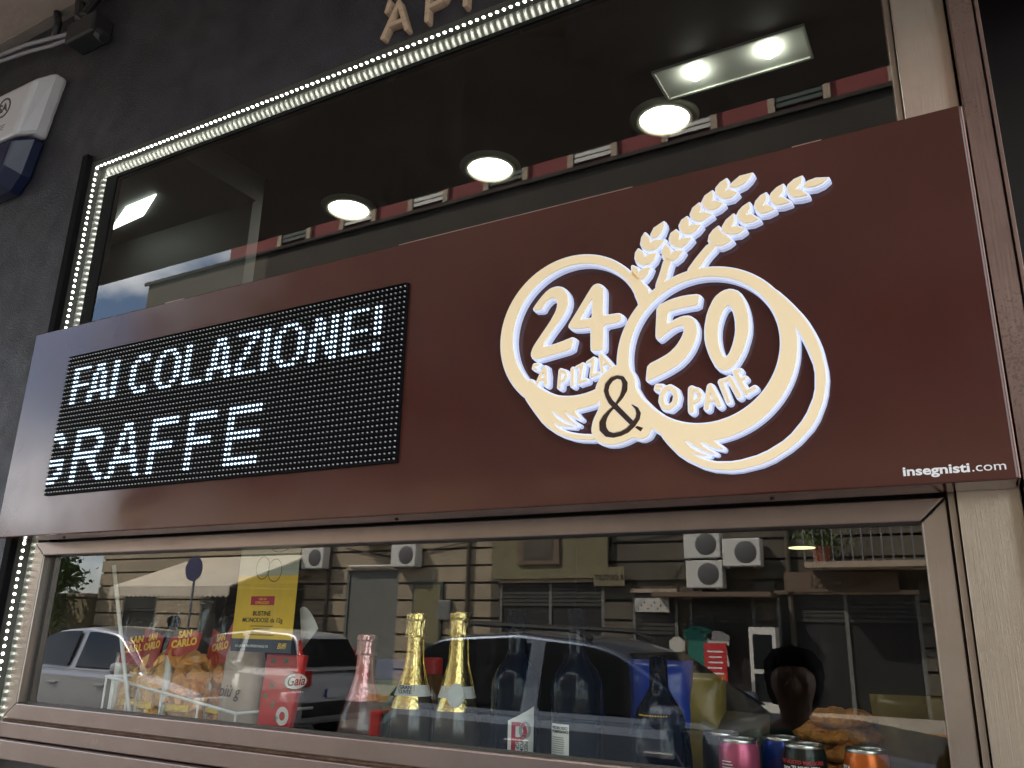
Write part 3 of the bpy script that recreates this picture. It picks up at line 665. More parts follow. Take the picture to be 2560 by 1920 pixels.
# ------------------------------------------------------------------ alarm siren box
al = thing('alarm_box', 'white and blue alarm siren box fixed to the dark wall', 'alarm', (0, 0, 0))
def loft(rings):
    bm = bmesh.new(); V = [[bm.verts.new(p) for p in r] for r in rings]; n = len(V[0])
    for a, b in zip(V[:-1], V[1:]):
        for i in range(n): bm.faces.new((a[i], a[(i + 1) % n], b[(i + 1) % n], b[i]))
    bm.faces.new(V[0][::-1]); bm.faces.new(V[-1]); bmesh.ops.recalc_face_normals(bm, faces=bm.faces); return bm
def prm(pts, y): return [(p[0], y, p[1]) for p in pts]
back = [(-0.80, 3.125), (-0.47, 3.125), (-0.50, 2.945), (-0.77, 2.945)]
front = [(-0.775, 3.105), (-0.445, 3.105), (-0.505, 2.935), (-0.745, 2.935)]
back = [(-0.80, 3.150), (-0.415, 3.150), (-0.462, 2.955), (-0.77, 2.955)]
front = [(-0.775, 3.105), (-0.440, 3.105), (-0.490, 2.930), (-0.745, 2.930)]
obj('cover', loft([prm(back, YW), prm(back, 0.045), prm(front, 0.0)]), 'plastic_white', al, bevel=0.012)
lb = [(-0.77, 2.950), (-0.468, 2.950), (-0.500, 2.835), (-0.54, 2.790), (-0.70, 2.790), (-0.74, 2.835)]
lf = [(-0.74, 2.928), (-0.500, 2.928), (-0.520, 2.85), (-0.555, 2.805), (-0.69, 2.805), (-0.72, 2.85)]
obj('beacon', loft([prm(lb, YW), prm(lb, 0.05), prm(lf, 0.005)]), 'plastic_blue', al, bevel=0.008)
em = obj('emblem', lathe([(0.028, 0), (0.034, 0), (0.034, 0.0008), (0.028, 0.0008), (0.028, 0)], 28), 'emblem_dark', al); em.location = (-0.575, -0.0004, 3.050); em.rotation_euler = (R(90), 0, 0)
text('emblem_lettering', 'SA', 0.040, 'emblem_dark', al, (-0.602, -0.0004, 3.037), 0.0003, 0.0014)
for k in range(3): box('small_print', (-0.62, -0.545 - 0.004 * k, -0.0006, 0.0002, 2.985 - 0.007 * k, 2.9868 - 0.007 * k), 'emblem_dark', al)
# ------------------------------------------------------------------ cables and bracket under the balcony
for i, (pts, r, lab) in enumerate((
    ([(-1.6, 0.045, 3.33), (-0.80, 0.045, 3.345), (-0.62, 0.045, 3.325), (-0.50, 0.045, 3.30), (-0.385, 0.045, 3.275)], 0.007, 'upper pale grey cable sagging under the balcony slab'),
    ([(-1.6, 0.045, 3.29), (-0.78, 0.045, 3.318), (-0.60, 0.045, 3.292), (-0.48, 0.045, 3.268), (-0.372, 0.045, 3.255)], 0.006, 'lower pale grey cable sagging under the balcony slab'),
    ([(-0.50, 0.05, 3.40), (-0.47, 0.045, 3.345), (-0.475, 0.045, 3.30)], 0.011, 'short black cable dropping from the balcony slab'))):
    tag(obj('cable', tube(pts, r, 8), 'cable_grey' if i < 2 else 'cable_black', smooth=True), lab, 'cable', 'cables under the balcony')
br = thing('bracket', 'dark tangled metal bracket where the cables meet the wall', 'bracket', (0, 0, 0))
obj('arm', tube([(-0.40, 0.06, 3.40), (-0.33, 0.03, 3.30), (-0.22, 0.05, 3.20)], 0.016, 8), 'cable_black', br)
obj('arm', tube([(-0.30, 0.06, 3.40), (-0.31, 0.03, 3.30), (-0.33, 0.05, 3.23)], 0.013, 8), 'cable_black', br)
box('junction', (-0.37, -0.24, 0.02, YW, 3.215, 3.285), 'cable_black', br, bevel=0.006)
obj('clip', tube([(-0.27, 0.04, 3.37), (-0.20, 0.04, 3.365), (-0.12, 0.05, 3.395)], 0.006, 6), 'cable_grey', br)
# ------------------------------------------------------------------ room behind the glass
rm = thing('shop_interior', 'dark shop room behind the windows', 'room', (0, 0, 0))
box('ceiling', (-0.10, 3.4, 0.166, 8.0, 3.0, 3.06), 'ceiling_black', rm)
box('ceiling', (-2.4, -0.10, 0.166, 0.56, 2.905, 3.06), 'ceiling_grey', rm)
box('ceiling', (-2.4, -0.10, 0.60, 8.0, 3.0, 3.06), 'ceiling_black', rm)
box('bulkhead', (-2.4, -0.115, 0.56, 0.60, 2.55, 3.06), 'ceiling_grey', rm)
box('back_wall', (-2.4, 3.4, 8.0, 8.1, 0, 3.06), 'inner_dark', rm)
box('side_wall', (-2.5, -2.4, 0.36, 8.0, 0, 3.06), 'inner_dark', rm)
box('side_wall', (3.4, 3.5, 0.36, 8.0, 0, 3.06), 'inner_dark', rm)
box('floor', (-2.4, 3.4, 0.36, 8.0, 0.0, 0.13), 'inner_dark', rm)
mat('shelf', (0.30, 0.29, 0.27), 0.5, noise=0.1)
ZS = 1.335
tag(box('display_shelf', (-0.19, 1.75, 0.137, 0.62, ZS - 0.03, ZS), 'shelf'), 'pale display shelf behind the lower window glass', 'shelf')
for i, (lx, lab) in enumerate(((0.02, 'round ceiling downlight nearest the left end of the upper window'), (0.59, 'middle round ceiling downlight behind the upper window'), (1.16, 'round ceiling downlight beside the twin spotlight'))):
    t = thing('downlight', lab, 'downlight', (lx, 0.86, 3.0), 0, 'round downlights in the shop ceiling')
    obj('trim', lathe([(0.068, 0.004), (0.070, -0.012), (0.094, -0.006), (0.097, 0.001)], 40), 'ring_trim', t, smooth=True)
    obj('lens', lathe([(0.0695, -0.0035), (0.06, -0.004), (0, -0.004)], 40), 'downlight', t, smooth=True)
t = thing('twin_spotlight', 'recessed rectangular ceiling fitting with two bright spot lamps', 'spotlight', (1.385, 0.72, 3.0))
for (a0, a1, b0, b1) in ((-0.19, 0.19, -0.065, -0.058), (-0.19, 0.19, 0.058, 0.065), (-0.19, -0.183, -0.058, 0.058), (0.183, 0.19, -0.058, 0.058)):
    box('frame', (a0, a1, b0, b1, -0.008, 0.0), 'spot_housing', t)
box('tray', (-0.183, 0.183, -0.058, 0.058, -0.0035, -0.001), 'spot_housing', t)
for sx in (-0.088, 0.097):
    o = obj('lamp', lathe([(0.020, -0.004), (0.019, -0.016), (0.012, -0.024), (0.0, -0.027)], 24), 'spot_lens', t, smooth=True); o.location = (sx, -0.018, 0)
pl = [(-0.51, 0.39), (-0.35, 0.38), (-0.50, 0.45), (-0.70, 0.47)]
bm = bmesh.new(); a = [bm.verts.new((p[0], p[1], 2.903)) for p in pl]; b = [bm.verts.new((p[0], p[1], 2.896)) for p in pl]
bm.faces.new(a); bm.faces.new(b[::-1])
for i in range(4): bm.faces.new((a[i], b[i], b[(i + 1) % 4], a[(i + 1) % 4]))
bmesh.ops.recalc_face_normals(bm, faces=bm.faces)
tag(obj('panel_light', bm, 'square_light'), 'slanted white panel light at the left end of the shop ceiling', 'light')
o = obj('pendant_disc', lathe([(0.0, 0.012), (0.044, 0.01), (0.045, -0.002), (0.0, -0.006)], 32), 'far_lamp', smooth=True); o.location = (1.241, 2.0, 1.913)
ft = thing('pendant_lamp', 'thin yellow glowing pendant lamp deep inside the shop', 'lamp', (1.241, 2.0, 1.913))
o.name = 'shade_glow'; o.parent = ft; o.location = (0, 0, 0)
obj('hood', lathe([(0.046, 0.0), (0.05, 0.002), (0.03, 0.035), (0.008, 0.05), (0.0, 0.05)], 28), 'lamp_trim', ft, smooth=True)
obj('rod', tube([(0, 0, 0.05), (0, 0, 1.085)], 0.004, 6), 'lamp_trim', ft)
# ------------------------------------------------------------------ the street opposite (seen mirrored in the panes)
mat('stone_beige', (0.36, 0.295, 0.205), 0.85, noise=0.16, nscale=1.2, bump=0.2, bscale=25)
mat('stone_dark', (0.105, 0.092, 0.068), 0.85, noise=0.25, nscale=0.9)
mat('joint_dark', (0.10, 0.085, 0.065), 0.9)
mat('plaster_yellow', (0.20, 0.175, 0.10), 0.85, noise=0.15, nscale=0.8)
mat('plaster_brown_lit', (0.10, 0.085, 0.062), 0.85, noise=0.2, nscale=0.6)
mat('plaster_brown', (0.042, 0.035, 0.028), 0.85, noise=0.2, nscale=0.6)
mat('plaster_red', (0.24, 0.055, 0.052), 0.85, noise=0.12, nscale=0.8)
mat('trim_tan', (0.42, 0.33, 0.24), 0.8)
mat('window_dark', (0.02, 0.022, 0.024), 0.1)
mat('shutter_green', (0.055, 0.075, 0.06), 0.6)
mat('shop_dark', (0.018, 0.016, 0.014), 0.6)
mat('shutter_dark', (0.055, 0.052, 0.045), 0.6, noise=0.2)
mat('door_grey', (0.16, 0.165, 0.15), 0.6, noise=0.1)
mat('ac_white', (0.66, 0.65, 0.60), 0.5)
mat('ac_grill', (0.10, 0.10, 0.10), 0.6)
mat('awning', (0.62, 0.55, 0.44), 0.8, noise=0.12, nscale=1.5)
mat('awning_dark', (0.10, 0.075, 0.05), 0.8)
mat('pole_grey', (0.24, 0.24, 0.25), 0.5, metal=0.4)
mat('sign_blue', (0.05, 0.05, 0.12), 0.5)
mat('fascia_brown', (0.16, 0.11, 0.075), 0.7)
mat('board_red', (0.55, 0.03, 0.03), 0.6)
mat('sign_pink', (0.45, 0.12, 0.25), 0.6)
mat('letter_orange', (0.75, 0.20, 0.04), 0.6)
mat('leaf', (0.10, 0.16, 0.04), 0.7, noise=0.4, nscale=6)
mat('terracotta', (0.35, 0.13, 0.07), 0.8)
YB = -18.0
ab = thing('apartment_building', 'tall building across the street with stone ground floor and red top storey', 'building', (0, 0, 0))
box('wall', (-26, 8, YB - 9, YB - 0.08, 0, 5.2), 'joint_dark', ab)
box('wall', (-26, -19.5, YB - 9, YB - 0.05, 5.2, 14.7), 'plaster_brown_lit', ab)  # lit end of the brown facade, its light put in as a lighter colour
box('wall', (-19.5, 8, YB - 9, YB - 0.052, 5.2, 14.7), 'plaster_brown', ab)
box('cornice', (-26.2, 8, YB - 0.05, YB + 0.04, 14.62, 14.74), 'plaster_brown', ab)
box('cornice', (-26.2, 8, YB - 0.05, YB + 0.15, 5.05, 5.35), 'stone_beige', ab)
box('wall', (-21.5, 8, YB - 8, YB - 0.06, 14.70, 19.5), 'plaster_red', ab)
rf_ = box('roof', (-21, 8.4, YB - 8.4, YB + 0.4, 19.5, 19.7), 'plaster_brown', ab)
# openings on the ground floor: x0, x1, top, fill
ops = [(-24.5, -22.8, 2.6, 'shop_dark'), (-20.6, -16.2, 2.9, 'shop_dark'), (-14.5, -12.7, 3.25, 'door_grey'), (-9.3, -6.4, 2.85, 'shop_dark'), (-5.6, -4.55, 2.6, 'shop_dark'), (-4.2, -2.75, 2.5, 'shop_dark'), (-2.2, 0.6, 2.55, 'shop_dark'), (1.4, 5.0, 2.7, 'shop_dark')]
z = 0.14
k = 0
while z < 5.0:
    edges = []; x = -26.0
    for (a, b, tz, mm) in ops:
        if z < tz - 0.05: edges.append((x, a - 0.04)); x = b + 0.04
    edges.append((x, 8.0))
    for (a, b) in edges:
        if b - a > 0.3:
            mm = 'stone_beige'
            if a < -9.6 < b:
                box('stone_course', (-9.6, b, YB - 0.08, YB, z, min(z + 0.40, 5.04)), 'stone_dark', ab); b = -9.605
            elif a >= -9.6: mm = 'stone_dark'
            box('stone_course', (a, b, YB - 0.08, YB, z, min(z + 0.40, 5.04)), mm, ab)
    z += 0.46; k += 1
for (a, b, tz, mm) in ops:
    d_ = box('doorway', (a, b, YB - 0.079, YB - 0.05, 0.14, tz), mm, ab)
    box('lintel', (a - 0.06, b + 0.06, YB - 0.05, YB + 0.06, tz, tz + 0.09), 'trim_tan', d_)
    n_ = max(1, int((b - a) / 1.0))
    for i in range(n_ + 1):
        xx = a + (b - a) * i / n_
        box('jamb', (xx - 0.04, xx + 0.04, YB - 0.048, YB - 0.01, 0.14, tz - 0.01), 'door_grey', d_)
for (a, b, tz, mm) in ops:      # roller shutters, half lowered
    if mm == 'shop_dark':
        lowz = tz - 0.3 - 0.7 * abs(math.sin(a * 3.1))
        z2 = tz - 0.10
        while z2 > lowz:
            box('shutter_slat', (a + 0.05, b - 0.05, YB - 0.047, YB - 0.02, z2, z2 + 0.075), 'shutter_dark', ab); z2 -= 0.095
def fwin(x, z, w, h, surround, shut=True):
    f = box('window', (x - w / 2, x + w / 2, YB - 0.045, YB - 0.02, z, z + h), 'window_dark', ab)
    box('surround', (x - w / 2 - 0.18, x - w / 2, YB - 0.05, YB + 0.05, z - 0.1, z + h + 0.2), surround, f)
    box('surround', (x + w / 2, x + w / 2 + 0.18, YB - 0.05, YB + 0.05, z - 0.1, z + h + 0.2), surround, f)
    box('lintel', (x - w / 2, x + w / 2, YB - 0.05, YB + 0.06, z + h, z + h + 0.2), surround, f)
    if shut:
        for q in range(int(h / 0.17)):
            box('slat', (x - w / 2 + 0.02, x + w / 2 - 0.02, YB - 0.019, YB + 0.01, z + 0.03 + 0.17 * q, z + 0.15 + 0.17 * q), 'ac_white' if (int(x * 3) % 2) else 'shutter_green', f)
for i in range(11):
    x = -24 + 2.9 * i
    for z in (5.9, 8.9):
        fwin(x, z, 1.1, 1.9, 'plaster_brown', False)
    if x > -20: fwin(x, 14.85, 1.2, 2.2, 'trim_tan', True)
for i in range(4):
    x0 = -23 + 7.6 * i
    b_ = box('balcony', (x0, x0 + 4.4, YB, YB + 1.0, 8.9, 9.08), 'plaster_brown', ab)
    box('rail', (x0, x0 + 4.4, YB + 0.95, YB + 0.99, 9.9, 9.95), 'pole_grey', b_)
    for q in range(22): box('baluster', (x0 + 0.2 * q, x0 + 0.2 * q + 0.02, YB + 0.96, YB + 0.98, 9.08, 9.9), 'pole_grey', b_)
for i in range(4):
    x0 = -19 + 6.6 * i
# low balcony with flower pot right of the frame
lb_ = thing('iron_balcony', 'iron railed balcony of the building opposite with a flower pot', 'balcony', (0, 0, 0))
box('slab', (-1.4, 5.0, YB, YB + 1.0, 3.05, 3.17), 'trim_tan', lb_)
box('rail', (-1.4, 5.0, YB + 0.94, YB + 0.99, 4.10, 4.15), 'pole_grey', lb_)
for q in range(34): box('baluster', (-1.4 + 0.19 * q, -1.375 + 0.19 * q, YB + 0.95, YB + 0.98, 3.17, 4.10), 'pole_grey', lb_)
fp = thing('potted_plant', 'small leafy plant in a terracotta pot on the balcony opposite', 'plant', (-1.1, YB + 0.6, 3.17))
obj('pot', lathe([(0, 0), (0.16, 0), (0.22, 0.34), (0.19, 0.34), (0, 0.32)], 16), 'terracotta', fp)
bm = bmesh.new()
for q in range(170):
    c = Vector((random.gauss(0, 0.22), random.gauss(0, 0.2), 0.5 + random.gauss(0, 0.16))); u = Vector((random.gauss(0, 1), random.gauss(0, 1), random.gauss(0, 1))).normalized(); v = u.orthogonal().normalized(); s = 0.07
    bm.faces.new([bm.verts.new(c + u * s), bm.verts.new(c + v * s * 0.6), bm.verts.new(c - u * s), bm.verts.new(c - v * s * 0.6)])
obj('foliage', bm, 'leaf', fp, kind='stuff')
# neighbour building far down the street
nb = thing('corner_building', 'lower pale building further left down the street', 'building', (0, 0, 0))
box('wall', (-90, -62, YB - 10, YB + 1, 0, 6.0), 'stone_beige', nb)
box('roof', (-90.3, -61.7, YB - 10, YB + 1.3, 6.0, 6.3), 'trim_tan', nb)
for i in range(9):
    for z in (0.8, 3.4):
        f = box('window', (-89 + 3 * i, -87.8 + 3 * i, YB + 0.99, YB + 1.02, z, z + 2.0), 'window_dark', nb)
        box('sill', (-89.1 + 3 * i, -87.7 + 3 * i, YB + 1.0, YB + 1.12, z - 0.12, z), 'trim_tan', f)
# air conditioners
def ac(x, z, lab, w=0.85, h=0.62):
    t = thing('air_conditioner', lab, 'air conditioner', (x, YB + 0.02, z), 0, 'air conditioner units on the building opposite')
    box('casing', (-w / 2, w / 2, 0.06, 0.40, 0, h), 'ac_white', t, bevel=0.02)
    o = obj('fan_grill', lathe([(0, 0.012), (0.05, 0.014), (0.235, 0.006), (0.25, 0.0)], 24), 'ac_grill', t, smooth=True); o.location = (0.12 - 0.02, 0.402, h / 2); o.rotation_euler = (R(-90), 0, 0)
    for sx in (-0.3, 0.3): box('bracket', (sx - 0.02, sx + 0.02, 0.0, 0.42, -0.05, -0.005), 'pole_grey', t)
ac(-12.25, 3.3, 'white air conditioner beside the top of the grey doorway')
ac(-15.6, 3.3, 'white air conditioner left of the grey doorway')
ac(-13.5, 4.0, 'white air conditioner high above the grey doorway')
ac(-3.75, 3.35, 'upper of two stacked air conditioners above the shop ledge')
ac(-3.72, 2.68, 'lower of two stacked air conditioners above the shop ledge')
ac(-2.85, 3.15, 'white air conditioner right of the stacked pair')
tag(box('shop_ledge', (-4.9, -2.2, YB, YB + 0.7, 2.48, 2.58), 'fascia_brown'), 'brown ledge over the shop window opposite', 'ledge')
# yellowish shop wall panel and fascias
tag(box('shop_fascia', (-9.5, -6.2, YB + 0.065, YB + 0.16, 2.95, 4.3), 'plaster_yellow'), 'yellowish plaster shop fascia across the street', 'fascia')
fs = thing('dark_shop_sign', 'dim brown shop fascia across the street with faded lettering', 'sign', (0, 0, 0))
box('board', (-2.0, 0.3, YB + 0.065, YB + 0.20, 2.60, 3.02), 'fascia_brown', fs)
me = textmesh('ACCERI', 0.36, 0.004, 0.004, 'CENTER'); o = obj('lettering', me, 'awning_dark', fs, loc=(-0.85, YB + 0.205, 2.69)); o.rotation_euler = (0, 0, math.pi)
oz = thing('outlet_sign', 'tan signboard across the street reading outlet', 'sign', (0, 0, 0))
box('board', (-6.55, -5.75, YB + 0.165, YB + 0.20, 2.75, 3.2), 'plaster_yellow', oz)
o = obj('lettering', textmesh('S OUTLET', 0.17, 0.004, 0.002, 'CENTER'), 'shop_dark', oz, loc=(-6.15, YB + 0.206, 2.9)); o.rotation_euler = (0, 0, math.pi)
rb = thing('menu_board', 'red standing board with white lines on the far pavement', 'board', (-3.35, YB + 1.1, 0.14))
box('panel', (-0.24, 0.24, -0.02, 0.02, 0.35, 1.35), 'board_red', rb)
for q in range(7): box('print', (-0.17 + 0.02 * (q % 3), 0.17 - 0.03 * (q % 2), 0.021, 0.023, 0.5 + 0.11 * q, 0.535 + 0.11 * q), 'print_white', rb)
for sx in (-0.2, 0.2): box('leg', (sx - 0.015, sx + 0.015, -0.015, 0.015, 0, 0.35), 'pole_grey', rb)
wc = thing('display_cabinet', 'tall white glazed cabinet outside the shop opposite', 'cabinet', (-2.45, YB + 0.45, 0.14))
box('body', (-0.28, 0.28, -0.2, 0.2, 0, 1.7), 'ac_white', wc)
for (z0, z1) in ((0.2, 0.75), (0.85, 1.55)): box('pane', (-0.2, 0.2, 0.2, 0.21, z0, z1), 'window_dark', wc)
# shop display and wall clutter
mat('cloth_teal', (0.02, 0.16, 0.12), 0.8); mat('cloth_white', (0.55, 0.53, 0.48), 0.8); mat('lamp_tube', (0.7, 0.7, 0.66), 0.5)
def garment(label, x, m, z0, z1, w):
    o = obj('garment', prism([(x - w * 0.6, z0), (x + w * 0.6, z0), (x + w * 0.42, z1 - 0.25), (x + w * 0.62, z1 - 0.32), (x + w * 0.66, z1 - 0.1), (x + w * 0.2, z1), (x - w * 0.2, z1), (x - w * 0.66, z1 - 0.1), (x - w * 0.62, z1 - 0.32), (x - w * 0.42, z1 - 0.25)], YB + 0.10, YB + 0.16), m)
    tag(o, label, 'garment', 'clothes hung at the shop opposite')
garment('teal dress hung at the shop opposite', -4.0, 'cloth_teal', 0.75, 1.85, 0.5)
garment('white shirt hung beside the teal dress opposite', -3.55, 'cloth_white', 1.0, 1.75, 0.4)
garment('pale trousers hung left of the teal dress opposite', -4.5, 'cloth_white', 0.6, 1.6, 0.28)
wsn = thing('dotted_sign', 'white sign with black dots over the doorway opposite', 'sign', (-5.1, YB + 0.07, 2.15))
box('board', (-0.42, 0.42, 0, 0.05, 0, 0.32), 'cloth_white', wsn)
for q in range(9): box('dot', (-0.35 + 0.08 * q, -0.32 + 0.08 * q, 0.05, 0.055, 0.06 + 0.07 * (q % 3), 0.10 + 0.07 * (q % 3)), 'shop_dark', wsn)
bs = thing('framed_sign', 'brown framed sign on the yellowish plaster opposite', 'sign', (-8.1, YB + 0.165, 3.3))
box('frame', (-0.6, 0.6, 0, 0.06, 0, 0.8), 'fascia_brown', bs); box('sheet', (-0.42, 0.42, 0.06, 0.07, 0.12, 0.68), 'stone_dark', bs)
for i, (px_, lab) in enumerate(((-10.3, 'rusty drainpipe at the right end of the pale stone wall'), (-15.2, 'drainpipe left of the grey doorway opposite'), (-1.9, 'drainpipe near the red board opposite'))):
    tag(obj('drainpipe', tube([(px_, YB + 0.08, 0.2), (px_, YB + 0.08, 9.0)], 0.06, 8), 'joint_dark'), lab, 'drainpipe')
for i, (pts, lab) in enumerate((([(-14.6, YB + 0.05, 3.9), (-12.9, YB + 0.05, 3.6), (-10.4, YB + 0.05, 3.95)], 'loose black cable above the grey doorway opposite'), ([(-9.4, YB + 0.2, 4.6), (-6.0, YB + 0.22, 4.2), (-2.9, YB + 0.2, 4.5)], 'loose black cable above the yellowish fascia opposite'))):
    tag(obj('wall_cable', tube(pts, 0.02, 6), 'cable_black'), lab, 'cable')
tag(obj('tube_lamp', tube([(-14.4, YB + 0.12, 3.36), (-12.9, YB + 0.12, 3.36)], 0.03, 8), 'lamp_tube'), 'white tube lamp over the grey doorway opposite', 'lamp')
mbx = thing('meter_box', 'grey electric meter box on the pale stone wall opposite', 'meter box', (-11.0, YB, 1.9)); box('case', (-0.2, 0.2, 0, 0.14, 0, 0.5), 'pole_grey', mbx, bevel=0.01); box('lid', (-0.16, 0.16, 0.14, 0.15, 0.05, 0.45), 'door_grey', mbx)
# awning
aw = thing('awning', 'cream canvas shop awning across the street', 'awning', (0, 0, 0))
bm = bmesh.new()
v = [bm.verts.new(p) for p in ((-21.0, YB + 0.05, 3.75), (-16.0, YB + 0.05, 3.75), (-16.0, -14.9, 2.65), (-21.0, -14.9, 2.65), (-21.0, YB + 0.05, 3.70), (-16.0, YB + 0.05, 3.70), (-16.0, -14.9, 2.60), (-21.0, -14.9, 2.60))]
for f in ((3, 2, 1, 0), (4, 5, 6, 7), (0, 1, 5, 4), (1, 2, 6, 5), (2, 3, 7, 6), (3, 0, 4, 7)): bm.faces.new([v[i] for i in f])
bmesh.ops.recalc_face_normals(bm, faces=bm.faces)
obj('canvas', bm, 'awning', aw)
for q in range(25):
    obj('scallop', prism([(-21 + 0.2 * q, 2.6), (-20.8 + 0.2 * q, 2.6), (-20.8 + 0.2 * q, 2.40), (-20.9 + 0.2 * q, 2.34), (-21 + 0.2 * q, 2.40)], -14.93, -14.90), 'awning', aw)
for sx in (-20.9, -16.1): obj('arm', tube([(sx, YB + 0.05, 2.7), (sx, -15.0, 2.62)], 0.025, 6), 'pole_grey', aw)
# round traffic sign seen from behind
ts = thing('traffic_sign', 'round traffic sign seen from behind on a grey pole', 'traffic sign', (-15.4, -13.2, 0))
obj('pole', tube([(0, 0, 0), (0, 0, 3.3)], 0.03, 8), 'pole_grey', ts)
o = obj('disc', lathe([(0, -0.01), (0.30, -0.01), (0.30, 0.01), (0, 0.01)], 28), 'sign_blue', ts); o.location = (0, 0.05, 2.95); o.rotation_euler = (R(90), 0, 0)
gp = thing('green_poster', 'tall green framed poster on the stone wall opposite', 'poster', (-11.6, YB + 0.02, 1.2))
box('frame', (-0.5, 0.5, 0, 0.05, 0, 1.7), 'shutter_green', gp); box('sheet', (-0.43, 0.43, 0.05, 0.06, 0.08, 1.62), 'plaster_yellow', gp)
bb = thing('pink_billboard', 'pink and white billboard high on the far left of the street', 'billboard', (-19.5, -10.5, 0))
obj('pole', tube([(0, 0, 0), (0, 0, 2.6)], 0.06, 8), 'pole_grey', bb); box('panel', (-0.7, 0.1, -0.05, 0.05, 2.4, 3.8), 'sign_pink', bb); box('panel', (0.12, 0.7, -0.05, 0.05, 2.6, 3.8), 'ac_white', bb)
# utility wires over the street
for i, (pts, lab) in enumerate((([(-30, -12, 7.0), (-14, -13.5, 6.4), (-2, -17.9, 6.2)], 'thin black utility wire slanting to the building opposite'), ([(-26, -17.0, 16.4), (-10, -17.2, 15.9), (8, -17.0, 16.3)], 'thin wire strung along the red top storey'))):
    tag(obj('utility_wire', tube(pts, 0.015, 5), 'cable_black'), lab, 'wire')
# ------------------------------------------------------------------ vehicles
mat('car_glass', (0.012, 0.014, 0.016), 0.04, spec=0.8)
mat('tyre', (0.015, 0.015, 0.015), 0.8)
mat('rim', (0.45, 0.45, 0.46), 0.3, metal=0.8)
mat('paint_silver', (0.52, 0.53, 0.56), 0.28, metal=0.7, coat=0.8)
mat('paint_white', (0.62, 0.62, 0.62), 0.3, metal=0.2, coat=0.8)
mat('paint_blue', (0.16, 0.20, 0.27), 0.28, metal=0.5, coat=0.9)
mat('paint_black', (0.02, 0.022, 0.024), 0.25, coat=0.8)
mat('trim_black', (0.012, 0.012, 0.012), 0.5)
mat('tail_red', (0.5, 0.01, 0.01), 0.15, spec=0.8)
mat('head_clear', (0.7, 0.7, 0.72), 0.1)
mat('plate', (0.7, 0.7, 0.7), 0.5)
mat('plate_blue', (0.02, 0.05, 0.3), 0.5)
def shrink(q, f, off, n):
    c = sum((Vector(p) for p in q), Vector()) / len(q)
    return [c + (Vector(p) - c) * f + n * off for p in q]
def quadobj(name, q, m, parent, th=0.006):
    n = (Vector(q[1]) - Vector(q[0])).cross(Vector(q[2]) - Vector(q[0])).normalized()
    bm = bmesh.new(); a = [bm.verts.new(p) for p in q]; b = [bm.verts.new(Vector(p) - n * th) for p in q]
    bm.faces.new(a); bm.faces.new(b[::-1]); k = len(q)
    for i in range(k): bm.faces.new((a[i], b[i], b[(i + 1) % k], a[(i + 1) % k]))
    bmesh.ops.recalc_face_normals(bm, faces=bm.faces)
    return obj(name, bm, m, parent)
